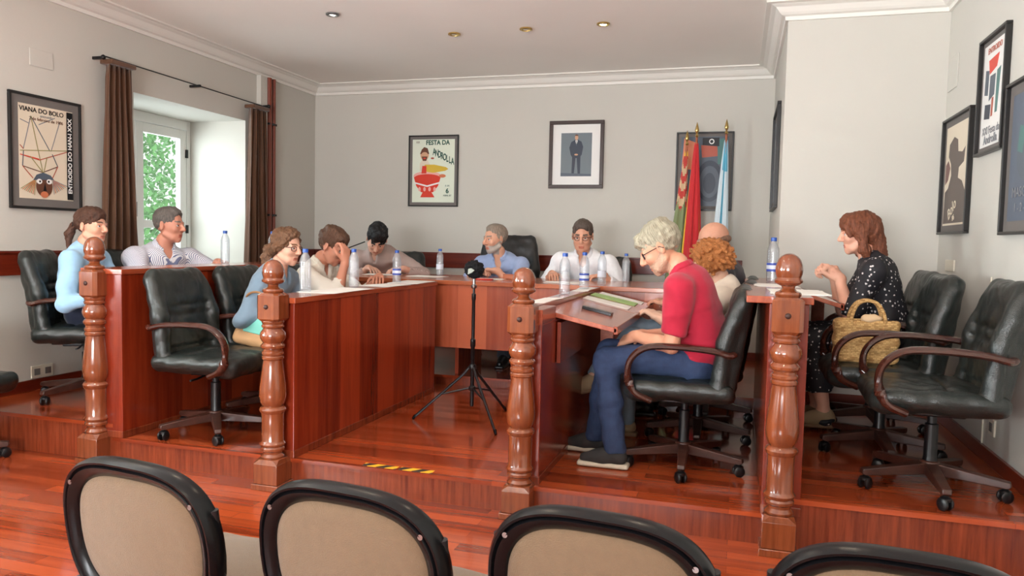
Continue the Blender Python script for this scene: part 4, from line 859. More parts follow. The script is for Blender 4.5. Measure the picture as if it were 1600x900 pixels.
# ---------------------------------------------------------------- flags
def flag(x, y, zt, label, mats, rule, tilt, w, seed, yaw=0.0, plainx=1.0):
    t = empty('flag', (x, y, ST), 0, label, 'flag'); h = zt - ST - 0.14; r_ = random.Random(seed); tx, ty = tilt
    top = Vector((tx, ty, h)); MB().tube([(0, 0, 0.03), top], 0.011, 10, 0).build('flagpole', M['deskx'], t)
    MB().lathe([(.001, .0), (.012, .003), (.017, .014), (.010, .028), (.007, .036), (.016, .052), (.019, .066), (.012, .10), (.001, .14)], 16, tuple(top)).build('finial', M['brass'], t)
    n, rows = 96, 64; vs = []; fs = []; mi = []; ph = [r_.uniform(0, 6) for _ in range(4)]; L0 = h - 0.05; zb = 0.42
    for j in range(rows + 1):
        s = j / rows; z = L0 + (zb - L0) * s; c = top * (z / h); rad = w * (0.16 + 0.84 * s ** 0.75)
        for i in range(n):
            a = 2 * PI * i / n; rr = rad * (1 + (0.08 + 0.20 * min(1, s * 2)) * math.sin(a * 6 + ph[0] + 0.8 * math.sin(s * 4 + ph[1])) + 0.1 * math.sin(a * 11 + ph[2] + s * 2)); vs.append((c.x + rr * math.cos(a) * plainx + yaw * s * 0.1, c.y + rr * math.sin(a) * 0.6, z - 0.05 * math.sin(a * 2 + ph[3]) * s))
    for j in range(rows):
        for i in range(n): fs.append((j * n + i, (j + 1) * n + i, (j + 1) * n + (i + 1) % n, j * n + (i + 1) % n)); mi.append(rule(j / rows, i / n))
    me = MB(); me.v = vs; me.f = fs; me.m = mi; o = me.build('flag_cloth', mats, t, angle=180); s_ = o.modifiers.new('s', 'SOLIDIFY'); s_.thickness = 0.002
    MB().lathe([(.001, 0), (.10, 0), (.10, .02), (.03, .035), (.02, .08), (.012, .08)], 24).build('flag_stand', M['brass'], t)
F = dict(red=plain('flag_red', (198, 26, 34), 0.65, sheen=0.3), yellow=plain('flag_yellow', (226, 176, 40), 0.65, sheen=0.3), white=plain('flag_white', (206, 220, 226), 0.65, sheen=0.3), blue=plain('flag_blue', (96, 172, 200), 0.65), green=plain('flag_olive', (128, 138, 96), 0.65), cream=plain('flag_cream', (208, 178, 140), 0.65), dred=plain('flag_dark_red', (190, 60, 52), 0.65))
flag(-0.59, 7.30, 2.365, 'flag with red and cream bands above olive, leftmost of the three', [F['dred'], F['cream'], F['green'], F['yellow']], lambda s, a: (2 if s > 0.32 + 0.04 * math.sin(a * 19) else (int((s + 0.05 * math.sin(a * 6.28 * 1)) / 0.047) % 2)) if s > 0.03 else 3, (0.09, -0.02), 0.075, 1, -0.3)
flag(-0.42, 7.25, 2.43, 'red flag with yellow edges, middle of the three', [F['red'], F['yellow']], lambda s, a: 1 if (0.47 < a < 0.56 or 0.95 < a < 0.985) and s > 0.08 else 0, (0.01, -0.02), 0.092, 2, -0.1)
flag(-0.16, 7.30, 2.46, 'white flag with a pale blue band, rightmost of the three', [F['white'], F['blue']], lambda s, a: 1 if (0.70 < a < 0.76 - 0.02 * s or (s < 0.16 and 0.6 < a < 0.9)) else 0, (0.01, -0.02), 0.078, 3, -0.2)

# ---------------------------------------------------------------- bags
M['straw'] = wood('woven_straw', (150, 108, 58), (214, 176, 116), 'X', 0.8, 0.0, 6.0, (0.018, 0.009, 'X', 'Z'), 0.25)
bg_ = empty('straw_bag', (0.65, 4.30, 0.70), 0, 'woven straw handbag with two handles on a black armchair', 'bag')
s = SDF(); s.bx((0, 0, 0.125), (0.155, 0.062, 0.115), 0.03, k=0.01); s.sub(bx_fn((0, 0, 0.225), (0.135, 0.042, 0.05), 0.02), 0.01); V, Q = s.mesh(0.008); V += vnormals(V, Q) * folds(V, 0.004, 90, 8)[:, None]; np_obj('bag_body', [(V, Q)], M['straw'], bg_)
for y in (-0.058, 0.058): MB().tube(catmull([(-0.075, y, 0.19), (-0.078, y, 0.25), (-0.05, y * 0.7, 0.315), (0.0, y * 0.5, 0.335), (0.05, y * 0.7, 0.315), (0.078, y, 0.25), (0.075, y, 0.19)], 6), 0.009, 8).build('handle', M['straw'], bg_)
s = SDF(); s.el((0.02, -0.04, 0.24), (0.05, 0.02, 0.03)); V, Q = s.mesh(0.006); V += vnormals(V, Q) * folds(V, 0.005, 120, 4)[:, None]; np_obj('knotted_scarf', [(V, Q)], F['cream'], bg_)
tb = empty('tote_bag', (-2.80, 4.00, 0.60), 0, 'tan bag with a turquoise panel on the lap of the woman in glasses', 'bag')
R = np.array(Matrix.Rotation(-0.35, 3, 'X') @ Matrix.Rotation(0.15, 3, 'Y')); s = SDF(); s.bx((0, 0, 0.14), (0.145, 0.05, 0.125), 0.04, R, k=0.01); V, Q = s.mesh(0.008); V += vnormals(V, Q) * folds(V, 0.004, 40, 8)[:, None]; np_obj('bag_body', [(V, Q)], plain('tan_leather', (186, 146, 104), 0.6, bump=0.1), tb)
s = SDF(); s.bx(tuple(np.array([0, 0, 0.14]) + R @ np.array([0.03, -0.05, 0.0])), (0.10, 0.008, 0.05), 0.006, R, k=0.01); V, Q = s.mesh(0.005); np_obj('turquoise_panel', [(V, Q)], plain('turquoise_cloth', (120, 200, 186), 0.6), tb)
MB().tube(catmull([(-.09, 0, .24), (-.07, -0.03, .33), (0, -0.04, .36), (.07, -0.03, .33), (.09, 0, .24)], 6), 0.007, 8).build('handle', plain('tan_strap', (150, 108, 70), 0.6), tb)
# ---------------------------------------------------------------- people
def nv(v): v = np.array(v, float); return v / (np.linalg.norm(v) + 1e-9)
def skin_mat(name, col):
    m = plain(name, col, 0.5, bump=0.12, bscale=90, var=0.12); m.node_tree.nodes['Principled BSDF'].inputs['Subsurface Weight'].default_value = 0.08
    m.node_tree.nodes['Principled BSDF'].inputs['Subsurface Radius'].default_value = (0.02, 0.008, 0.004); return m
def hair_mat(name, col): 
    m = plain(name, col, 0.5, bump=0.6, bscale=160, var=0.45); return m
EYEW = plain('eye_white', (205, 200, 195), 0.3); IRIS = plain('iris', (48, 34, 26), 0.25); LENS = glass('spectacle_lens', (0.95, 0.95, 0.95), 0.02)
def frame_of(yaw, pitch=0, roll=0):
    y, p = math.radians(yaw), math.radians(pitch)
    f = np.array([math.cos(y) * math.cos(p), math.sin(y) * math.cos(p), -math.sin(p)]); r = np.array([math.sin(y), -math.cos(y), 0.0]); u = np.cross(r, f)
    a = math.radians(roll); r2 = r * math.cos(a) + u * math.sin(a); u2 = np.cross(r2, f); return np.stack([r2, f, u2], 1)
def ik(S, W, l1, l2, pole):
    S, W = np.array(S, float), np.array(W, float); d = np.linalg.norm(W - S); t = nv(W - S)
    if d > (l1 + l2) * 0.995: l1, l2 = l1 * d / ((l1 + l2) * 0.995), l2 * d / ((l1 + l2) * 0.995)
    a = (l1 * l1 - l2 * l2 + d * d) / (2 * d); h = math.sqrt(max(l1 * l1 - a * a, 0)); p = np.array(pole, float); p = p - t * (p @ t); return S + t * a + nv(p) * h
def head_sdf(s, c, Mh, k, nose=1.0, jaw=1.0, ears=True):
    T = lambda x, y, z: c + Mh @ (np.array([x, y, z]) * k)
    E = lambda p, r, kk=0.02: s.el(T(*p), np.array(r) * k, Mh, kk)
    E((0, -.014, .032), (.073, .093, .086)); E((0, .03, -.022), (.060, .062, .082), .03); E((0, .042, -.078), (.041 * jaw, .040, .032), .025); s.rc(T(0, .068, -.100), T(0, .070, -.094), .016 * k, .016 * k, .02)
    for x in (-1, 1):
        E((x * .037, .066, -.022), (.022, .020, .022), .02); s.rc(T(x * .012, .088, .020), T(x * .040, .076, .020), .009 * k, .008 * k, .010); s.rc(T(x * .055, .0, -.055), T(x * .035, .05, -.085), .016 * k, .014 * k, .02)
    for x in (-1, 1): s.sub(el_fn(T(x * .030, .098, .003), np.array([.017, .016, .011]) * k, Mh), .010 * k)
    for x in (-1, 1): s.rc(T(x * .020, .083, .010), T(x * .042, .078, .009), .0055 * k, .005 * k, .004)
    s.rc(T(0, .090, .014), T(0, .110 * (.9 + .1 * nose), -.022), .0085 * k, .0115 * k * nose, .008); s.rc(T(0, .104, -.026), T(0, .111, -.027), .011 * k * nose, .010 * k * nose, .006)
    for x in (-1, 1): s.rc(T(x * .011, .096, -.031), T(x * .012, .100, -.031), .0075 * k * nose, .0070 * k * nose, .004)
    s.rc(T(-.016, .0855, -.062), T(.016, .0855, -.062), .0055 * k, .0055 * k, .005); s.rc(T(-.012, .0845, -.0715), T(.012, .0845, -.0715), .0062 * k, .0062 * k, .004); s.sub(bx_fn(T(0, .097, -.0668), np.array([.020, .012, .0012]) * k, .0008, Mh), .004)
    if ears:
        for x in (-1, 1):
            Re = Mh @ np.array(Matrix.Rotation(x * -.35, 3, 'Z')); s.el(T(x * .075, -.006, -.004), np.array([.008, .018, .031]) * k, Re, .006); s.sub(el_fn(T(x * .084, -.002, .0), np.array([.006, .009, .018]) * k, Re), .004)
    return T
def hand_sdf(s, W, y, z, side, curl, k=1.0, spread=1.0, thumb=0.6, hold=0.0):
    y = nv(y); z = np.array(z, float); z = nv(z - y * (z @ y)); x = np.cross(y, z); W = np.array(W, float); t = -side  # thumb at -x for the right hand (side=+1)
    P = lambda a, b, c: W + (x * a * t + y * b + z * c) * k
    R = np.stack([x, y, z], 1)
    s.bx(P(0, .048, 0), np.array([.038, .046, .014]) * k, .013 * k, R, .012); s.rc(P(0, -.02, 0), P(0, .02, 0), .024 * k, .026 * k, .02)
    ln = [.92, 1.05, 1.0, .80]; xs = [.030, .010, -.010, -.029]
    for i in range(4):
        a = 0.0; d0 = nv(y + x * t * xs[i] * 2.5 * spread); p = P(xs[i], .088 - (.008 if i == 3 else 0), .002); r = .0092 - .0006 * (i == 3)
        for j, (L, c) in enumerate(((.042, .55), (.027, .75), (.021, .55))):
            a += c * curl * (1 + 0.12 * i); d = d0 * math.cos(a) - z * math.sin(a); q = p + d * L * ln[i] * k; s.rc(p, q, r * k, (r - .0008) * k, .003); p = q; r -= .0008
    d = nv(y * .62 + x * t * .75 - z * .25); p = P(.030, .022, -.004); q = p + d * .040 * k; s.rc(p, q, .0135 * k, .0115 * k, .01)
    d2 = nv(d * (1 - .3 * thumb) + y * .5 - z * thumb * .5 - x * t * thumb * .5); q2 = q + d2 * .030 * k; s.rc(q, q2, .0112 * k, .0100 * k, .004); d3 = nv(d2 - z * thumb * .3 - x * t * thumb * .3); s.rc(q2, q2 + d3 * .022 * k, .0100 * k, .0085 * k, .003)
NP = [0]
def person(label, floor, pel, yaw, head, hyaw, hpitch, hroll=0, hk=1.05, sh=.185, bulk=1.0, arms=None, legs=None, skin=(200, 150, 122), hair=None, hairc=(60, 44, 34), shirt='polo', sleeve=1.0, shirtm=None, pantm=None, shoem=None, glasses=None, beard=None, skirt=False, eyes=True, collar=True, brow=None, nose=1.0, hoody=False, seatz=.575, knee=.44, hair_len=0, stoop=0.03):
    NP[0] += 1; seed = NP[0]; c0 = np.array([pel[0], pel[1], floor])
    root = empty('person', tuple(c0), 0, label, 'person'); head = np.array(head, float) - c0; p0 = np.array([0, 0, seatz])
    yr = math.radians(yaw); F = np.array([math.cos(yr), math.sin(yr), 0]); Rt = np.array([math.sin(yr), -math.cos(yr), 0]); U = np.array([0, 0, 1.0])
    Mh = frame_of(hyaw, hpitch, hroll); hk_ = hk; neck = head - Mh[:, 2] * .120 * hk - Mh[:, 1] * .030 * hk; nb = neck - U * .05 - F * .025
    sp = nv(nb - p0); TL = np.linalg.norm(nb - p0); Fr = nv(np.cross(sp, Rt)); Rb = np.stack([Rt, Fr, sp], 1)
    wa = p0 + sp * TL * .36 - Fr * stoop; ch = p0 + sp * TL * .70 - Fr * stoop * .6; S = {}
    na = nv(neck - nb); Rn = nv(Rt - na * (Rt @ na)); Fn = np.cross(na, Rn); shc = nb - sp * .055 + Fr * 0.005
    for nm, s_ in (('R', 1), ('L', -1)): S[nm] = shc + Rt * s_ * sh
    arms = arms or {}; A = {}
    for nm, s_ in (('R', 1), ('L', -1)):
        a = arms.get(nm, {}); w = np.array(a['w'], float) - c0 if 'w' in a else S[nm] + F * .32 - U * .33 - Rt * s_ * .05
        pole = a.get('pole', tuple(Rt * s_ * .5 - U * 1.0 - F * .2)); e = ik(S[nm], w, .285, .25, pole); hd = nv(a.get('hd', w - e)); A[nm] = dict(e=e, w=w, hd=hd, hn=np.array(a.get('hn', (0, 0, 1)), float), curl=a.get('curl', .5), th=a.get('th', .5))
    legs = legs or {}; Lg = {}
    for nm, s_ in (('R', 1), ('L', -1)):
        l = legs.get(nm, {}); h = p0 + Rt * s_ * .09 + U * 0.0
        kn = np.array(l['k'], float) - c0 if 'k' in l else h + F * knee - U * .03 + Rt * s_ * .05
        an = np.array(l['a'], float) - c0 if 'a' in l else np.array([*(kn + F * .03 + Rt * s_ * .01)[:2], .085])
        Lg[nm] = dict(h=h, k=kn, a=an, toe=nv(l.get('toe', tuple(F + Rt * s_ * .15 - U * 0.0))))
    b = bulk
    # one continuous skin body
    B = SDF(); B.el(p0, (.15, .11, .11), Rb, .04); B.el(wa, (.135 * b, .10 * b, .15), Rb, .05); B.el(ch, (.150 * b, .098 * b, .16), Rb, .05); B.rc(S['L'] - 0, S['R'], .052, .052, .05)
    B.rc(nb - sp * .03, neck + Mh[:, 2] * .02, .060 * b ** .5, .053 * b ** .5, .03)
    for nm in 'RL':
        a = A[nm]; B.rc(S[nm], a['e'], .048 * b, .040, .02); B.rc(a['e'], a['e'] + (a['w'] - a['e']) * .35, .040, .039, .015); B.rc(a['e'] + (a['w'] - a['e']) * .35, a['w'], .039, .025, .015)
        l = Lg[nm]; B.rc(l['h'], l['k'], .078, .052, .03); B.rc(l['k'], l['k'] + (l['a'] - l['k']) * .4, .052, .052, .02); B.rc(l['k'] + (l['a'] - l['k']) * .4, l['a'], .052, .034, .02); B.rc(l['a'], l['a'] + l['toe'] * .12 - U * .045, .034, .024, .02)
    nbody = len(B.p); hsd = SDF(); hsd.p = list(B.p); T = head_sdf(hsd, head, Mh, hk, nose)
    for nm, s_ in (('R', 1), ('L', -1)): a = A[nm]; hand_sdf(hsd, a['w'], a['hd'], a['hn'], s_, a['curl'], 1.02, thumb=a['th'])
    hm = hsd
    parts = []
    Vb, Qb = B.mesh(.011); parts.append((relax(Vb, Qb, 1), Qb))
    V, Q = hm.mesh(.0034, head - .155 * hk, head + .155 * hk)
    fc = V[Q].mean(1); q = ((fc - head) @ Mh) / hk; mi = np.zeros(len(Q), int)
    mi[(np.abs(q[:, 0]) < .021) & (q[:, 1] > .076) & (q[:, 2] < -.0575) & (q[:, 2] > -.079)] = 1
    mi[(np.abs(q[:, 0]) > .012) & (np.abs(q[:, 0]) < .046) & (q[:, 1] > .066) & (np.abs(q[:, 2] - .027 + .12 * (np.abs(q[:, 0]) - .028) ** 2 * 10) < .0052)] = 2
    if beard: 
        mi[(q[:, 2] < -.050 + .6 * np.abs(q[:, 1] - .06) * (q[:, 1] < .06)) & (q[:, 1] > -.002) & (q[:, 2] > -.125) & (mi != 1) & ~((np.abs(q[:, 0]) < .02) & (q[:, 2] > -.055))] = 3
    parts.append((V, Q, mi))
    for nm in 'RL':
        w = A[nm]['w']; ctr = w + A[nm]['hd'] * .07; parts.append(hm.mesh(.0034, ctr - .135, ctr + .135))
    sk = skin_mat('skin_%d' % seed, skin); lip = plain('lips_%d' % seed, tuple(int(v * f) for v, f in zip(skin, (.90, .74, .72))), .45); hmt = strand_mat('hair_%d' % seed, hairc)
    np_obj('body', parts, [sk, lip, hair_mat('brow_%d' % seed, brow or hairc), hair_mat('beard_%d' % seed, beard or hairc)], root)
    if eyes:
        for x in (-1, 1):
            p_ = T(x * .030, .0745, .001); TT = Matrix(np.concatenate([np.concatenate([Mh * hk, p_[:, None]], 1), [[0, 0, 0, 1]]]).tolist())
            e_ = MB(); pr = [(.0001, -.0125)] + [(.0125 * math.cos(t), .0125 * math.sin(t)) for t in np.linspace(-1.4, 1.4, 12)] + [(.0001, .0125)]
            e_.lathe(pr, 16, T=TT @ Matrix.Rotation(-PI / 2, 4, 'X'), mi=0); e_.lathe([(.0001, .0129), (.0060, .0116), (.0062, .0105), (.0001, .0105)], 12, T=TT @ Matrix.Rotation(-PI / 2, 4, 'X') @ Matrix.Rotation(0.25, 4, 'X'), mi=1)
            e_.build('eye', [EYEW, IRIS], root)
    # hair
    def capsub(s, front=.125, fz=-.022, fr=(.080, .086, .093), low=-.045):
        s.sub(el_fn(T(0, front, fz), np.array(fr) * hk, Mh), .008); s.sub(bx_fn(T(0, .06, low - .10), np.array([.12, .075, .10]) * hk, .02, Mh), .01); s.sub(bx_fn(T(0, -.03, low - .135), np.array([.12, .12, .10]) * hk, .02, Mh), .01)
    def hadd(s, name='hair', h=.0045, amp=.003, fq=150, mat=None):
        V, Q = s.mesh(h); V += vnormals(V, Q) * (folds(V, amp, fq, seed) + folds(V, amp * .5, fq * 2.4, seed + 9))[:, None]; o = np_obj(name, [(V, Q)], mat or hmt, root); q = ((V - head) @ Mh) / hk - np.array([0, -.03, .0]); th = np.arctan2(q[:, 0], q[:, 1]); ph = np.arctan2(np.hypot(q[:, 0], q[:, 1]), q[:, 2]); st = np.stack([th * 3.2 * (1 if hair != 'curly' else 1.5), ph * .35 * (1 if hair != 'curly' else 9), ph * 0], 1).astype(np.float32); at = o.data.attributes.new('strand', 'FLOAT_VECTOR', 'POINT'); len(o.data.vertices) == len(st) and at.data.foreach_set('vector', st.ravel()); return o
    He = lambda s, p, r, kk=.02: s.el(T(*p), np.array(r) * hk, Mh, kk)
    s = SDF()
    if hair == 'short': He(s, (0, -.016, .038), (.0785, .098, .090)); He(s, (0, .025, .085), (.052, .050, .036), .03); capsub(s, .122, -.008, (.078, .088, .098)); hadd(s)
    elif hair == 'full': He(s, (0, -.016, .040), (.080, .101, .092)); He(s, (0.01, .045, .082), (.058, .046, .032), .03); He(s, (.02, -.02, .105), (.055, .055, .025), .03); capsub(s, .130, -.035); hadd(s, amp=.005, fq=90)
    elif hair == 'dark': He(s, (0, -.014, .044), (.083, .102, .098)); He(s, (0, .05, .098), (.062, .052, .042), .03); He(s, (.0, -.0, .125), (.055, .06, .026), .03); capsub(s, .128, -.038); hadd(s, amp=.005, fq=110)
    elif hair == 'swept': He(s, (0, -.018, .038), (.080, .101, .091)); He(s, (0, .050, .078), (.058, .048, .030), .025); He(s, (0, .078, .060), (.042, .026, .018), .02); He(s, (0, -.03, .105), (.050, .055, .022), .03); capsub(s, .132, -.042); hadd(s, amp=.0045, fq=100)
    elif hair == 'fringe': He(s, (0, -.032, -.002), (.0765, .082, .040)); s.sub(el_fn(T(0, .08, .02), np.array((.09, .075, .12)) * hk, Mh), .008); s.sub(bx_fn(T(0, -.02, -.14), np.array([.12, .12, .09]) * hk, .02, Mh), .01); hadd(s, amp=.002)
    elif hair == 'thin': He(s, (0, -.022, .034), (.079, .096, .086)); He(s, (0, .02, .09), (.045, .05, .026), .03); s.sub(el_fn(T(0, .135, -.01), np.array((.082, .085, .10)) * hk, Mh), .01); capsub(s); hadd(s, amp=.002)
    elif hair == 'pony':
        He(s, (0, -.016, .038), (.080, .100, .090)); He(s, (0, .03, .080), (.06, .055, .038), .03); capsub(s, .125, -.03); s.rc(T(0, -.10, .01), T(0, -.125, .0), .026 * hk, .020 * hk, .015); s.rc(T(0, -.125, .0), T(0.01, -.155, -.06), .022 * hk, .026 * hk, .015); s.rc(T(.01, -.155, -.06), T(.02, -.150, -.15), .026 * hk, .012 * hk, .02); hadd(s, amp=.0025, fq=200)
        t_ = MB(); t_.tube([tuple(T(.024 * math.cos(a), -.122 + .004 * math.cos(a), .003 + .022 * math.sin(a))) for a in np.linspace(0, 2 * PI, 20)], .005, 6).build('hair_tie', M['black'], root)
    elif hair == 'lowpony':
        He(s, (0, -.016, .038), (.080, .099, .091)); He(s, (0, .025, .086), (.055, .050, .036), .03); capsub(s, .122, -.012, (.078, .088, .096), low=-.05)
        pts = [(0, -.095, -.035), (.0, -.125, -.05), (.01, -.135, -.10), (.02, -.12, -.16), (.03, -.10, -.21)]
        for x in (-1, 1): s.rc(T(x * .068, .035, .045), T(x * .074, -.02, -.015), .020 * hk, .022 * hk, .02); s.rc(T(x * .074, -.02, -.015), T(x * .03, -.09, -.04), .022 * hk, .024 * hk, .02)
        for i in range(4): s.rc(T(*pts[i]), T(*pts[i + 1]), (.032, .042, .040, .030)[i] * hk, (.042, .040, .030, .012)[i] * hk, .02)
        hadd(s, amp=.006, fq=110)
    elif hair == 'bob':
        He(s, (0, -.018, .036), (.088, .108, .098)); He(s, (0, .045, .075), (.068, .055, .045), .03)
        for x in (-1, 1): s.rc(T(x * .070, .005, .03), T(x * .078, -.005, -.10), .026 * hk, .028 * hk, .03); s.rc(T(x * .078, -.005, -.10), T(x * .070, -.02, -.150), .028 * hk, .016 * hk, .02); s.rc(T(x * .058, .075, .055), T(x * .066, .062, -.01), .014 * hk, .012 * hk, .02)
        s.rc(T(0, -.075, 0), T(0, -.085, -.13), .06 * hk, .05 * hk, .03); s.rc(T(0, -.085, -.13), T(0, -.09, -.19), .05 * hk, .02 * hk, .03); s.sub(el_fn(T(0, .125, -.045), np.array((.058, .080, .088)) * hk, Mh), .01); s.sub(el_fn(T(0, .03, -.15), np.array((.055, .06, .08)) * hk, Mh), .01); hadd(s, amp=.004, fq=120)
    elif hair == 'curly':
        r_ = random.Random(5)
        He(s, (0, -.02, .02), (.095, .110, .105))
        for i in range(230):
            v = nv((r_.gauss(0, 1), r_.gauss(0, 1) - .3, r_.gauss(0, 1) + .1))
            if v[1] > .55 and v[2] < .45: continue
            if v[2] < -.75: continue
            s.rc(T(*(np.array([0, -.02, .015]) + v * np.array([.098, .115, .108]))), T(*(np.array([0, -.02, .012]) + v * np.array([.108, .124, .116]) + np.array([r_.uniform(-.012, .012)] * 3))), .013, .010, .004)
        s.sub(el_fn(T(0, .125, -.03), np.array((.066, .078, .088)) * hk, Mh), .01); hadd(s, amp=.003, fq=260)
    # glasses
    if glasses:
        g = MB()
        for x in (-1, 1):
            rim = [T(x * .031 + .022 * math.cos(a) * (1 + .0 * x), .094 - .010 * abs(.031 + .022 * math.cos(a) * x) / .05, .0 + .0165 * math.sin(a)) for a in np.linspace(0, 2 * PI, 24)]
            g.tube(rim, .0024, 6); g.tube([T(x * .053, .086, .008), T(x * .074, .055, .006), T(x * .080, -.004, .004), T(x * .079, -.02, -.012)], .0022, 6)
        g.tube([T(-.009, .094, .004), T(0, .098, .007), T(.009, .094, .004)], .0018, 6); go = g.build('glasses', plain('spectacle_frame_%d' % seed, glasses, .3), root)
        for x in (-1, 1): ln = [T(x * .031 + .0215 * math.cos(a), .094 - .010 * abs(.031 + .0215 * math.cos(a) * x) / .05, .016 * math.sin(a)) for a in np.linspace(0, 2 * PI, 20)[:-1]]; MB().add(ln, [tuple(range(19))]).build('lens', LENS, go, sm=False)
    # shirt
    s = SDF(); i_ = .014; s.el(p0 + sp * .05, (.168 * b, .130 * b, .12), Rb, .05); s.el(wa, (.152 * b, .122 * b, .17), Rb, .06); s.el(ch, (.162 * b, .112 * b, .18), Rb, .06); s.rc(S['L'], S['R'], .064, .064, .05); s.rc(nb - sp * .04, nb + na * .022, .078, .064, .03)
    s.rc(S['L'] * .6 + S['R'] * .4 - Fr * .03, S['L'] * .4 + S['R'] * .6 - Fr * .03, .085, .085, .05)
    cuts = []
    for nm, s_ in (('R', 1), ('L', -1)):
        a = A[nm]; s.rc(S[nm] - Rt * s_ * .01, S[nm] + (a['e'] - S[nm]) * min(1, sleeve * 1.0 if sleeve <= 1 else 1), .066 * b, .056 * b if sleeve > .6 else .064 * b, .03)
        if sleeve > 1: f = sleeve - 1; W2 = a['e'] + (a['w'] - a['e']) * f; s.rc(a['e'], W2, .054, .038 + .010 * (1 - f), .02); cuts.append((W2 - nv(a['w'] - a['e']) * .012, a['w'] - a['e']))
        else: cuts.append((S[nm] + (a['e'] - S[nm]) * sleeve, a['e'] - S[nm]))
    for c_, d_ in cuts: s.sub(cyl_fn(c_, d_, .085, .11), .003)
    s.sub(rc_fn(neck + na * .03, nb + na * .012 + Fr * .01, .052, .052), .006)
    if collar: s.sub(el_fn(nb + Fr * .075 + sp * .01, (.030, .05, .07), Rb), .006)
    V, Q = s.mesh(.0085); V = relax(V, Q, 2); V += vnormals(V, Q) * (folds(V, .008, 24, seed) + folds(V, .0035, 62, seed + 3))[:, None]
    so = np_obj('shirt', [(V, Q)], shirtm, root)
    if collar:
        s = SDF(); n = 18; prev = None
        for i in range(n + 1):
            a = math.radians(-235 + 290 * i / n); q_ = nb + Rn * math.cos(a) * .063 * bulk ** .5 + Fn * (math.sin(a) * .062 + .004) + na * (.058 - .036 * max(0, math.sin(a)))
            if prev is not None: s.rc(prev, q_, .010, .010, .006); s.rc(prev - na * .020 + (prev - nb) * .10, q_ - na * .020 + (q_ - nb) * .10, .008, .008, .01)
            prev = q_
        V, Q = s.mesh(.0045); np_obj('collar', [(relax(V, Q, 1), Q)], shirtm, so)
    else:
        s = SDF(); prev = None
        for i in range(19):
            a = 2 * PI * i / 18; q_ = nb + Rn * math.cos(a) * .062 + Fn * (math.sin(a) * .060 + .006) + na * (.030 - .020 * math.sin(a))
            if prev is not None: s.rc(prev, q_, .008, .008, .004)
            prev = q_
        V, Q = s.mesh(.0045); np_obj('neckband', [(V, Q)], shirtm, so)
    # lower garment
    s = SDF(); s.el(p0 - sp * .01, (.172 * b, .132 * b, .115), Rb, .04)
    for nm in 'RL':
        l = Lg[nm]; kr = 1.0; s.rc(l['h'], l['k'], .090 * b ** .5, .066, .04); s.rc(l['k'], l['k'] + (l['a'] - l['k']) * .45, .066, .062, .02); s.rc(l['k'] + (l['a'] - l['k']) * .45, l['a'] - (l['k'] - l['a']) * .06, .062, .056, .02)
        if not skirt: s.sub(cyl_fn(l['a'] - (l['k'] - l['a']) * .035, l['a'] - l['k'], .075, .09), .003)
    if skirt:
        kl, kr_ = Lg['L']['k'], Lg['R']['k']; al, ar = Lg['L']['a'], Lg['R']['a']
        for t_ in (.25, .5, .75): s.rc(kl * (1 - t_) + kr_ * t_, (kl * .45 + al * .55) * (1 - t_) + (kr_ * .45 + ar * .55) * t_, .075, .085, .05); s.rc(p0 + (kl * (1 - t_) + kr_ * t_ - p0) * .2, kl * (1 - t_) + kr_ * t_, .09, .075, .05)
        for nm in 'RL': l = Lg[nm]; s.sub(cyl_fn(l['k'] + (l['a'] - l['k']) * .72, l['a'] - l['k'], .16, .16), .004)
    V, Q = s.mesh(.009); V = relax(V, Q, 2); V += vnormals(V, Q) * (folds(V, .0055, 32, seed + 7) + folds(V, .003, 70, seed + 8))[:, None]
    np_obj('skirt' if skirt else 'trousers', [(V, Q)], pantm, root)
    for nm in 'RL':
        l = Lg[nm]; a, t = l['a'], l['toe']; hz = -.058; s = SDF(); t = nv(t); up = nv(np.cross(np.cross(t, U), t)) if abs(t[2]) < .95 else Rt; sd = nv(np.cross(t, up)); Rs = np.stack([sd, t, up], 1)
        g_ = lambda x, y, z: a + sd * x + t * y + up * z
        s.rc(g_(0, -.03, -.035), g_(0, .06, -.040), .034, .036, .02); s.rc(g_(0, .06, -.040), g_(0, .155, -.050), .037, .028, .03); s.rc(g_(0, -.015, -.01), g_(0, -.02, -.03), .040, .038, .02); s.rc(g_(0, .02, -.01), g_(0, .10, -.035), .034, .028, .03)
        s.sub(bx_fn(g_(0, .06, -.115), (.08, .20, .042), .002, Rs), .003); V, Q = s.mesh(.0055); sho = np_obj('shoe', [(relax(V, Q, 1), Q)], (shoem or [M['black'], M['black']])[0], root)
        s = SDF(); s.bx(g_(0, .058, -.074), (.041, .135, .013), .012, Rs, .004); s.sub(cyl_fn(g_(.062, .06, -.09), up, .030, .05), .01); V, Q = s.mesh(.005); np_obj('sole', [(relax(V, Q, 1), Q)], (shoem or [M['black'], M['black']])[1], sho)
    return root, dict(T=T, A=A, S=S, c0=c0, F=F, Rt=Rt, Mh=Mh, nb=nb)
cl = lambda n, c, **k: plain('cloth_' + n, c, k.pop('rough', .85), bump=.15, bscale=k.pop('bscale', 350), var=.08, sheen=.15)
denim = plain('cloth_denim', (44, 60, 92), .85, bump=.25, bscale=260, var=.35); darkp = cl('dark_trousers', (34, 36, 44)); khaki = cl('khaki', (150, 128, 96))
brown_shoe = [plain('brown_suede', (70, 52, 40), .8), plain('dark_sole', (30, 26, 24), .7)]
sneak = [plain('dark_canvas', (46, 44, 44), .8, bump=.1, bscale=300), plain('cream_sole', (190, 178, 160), .6)]; tanshoe = [plain('tan_suede', (150, 126, 96), .8), plain('tan_sole', (120, 92, 66), .7)]
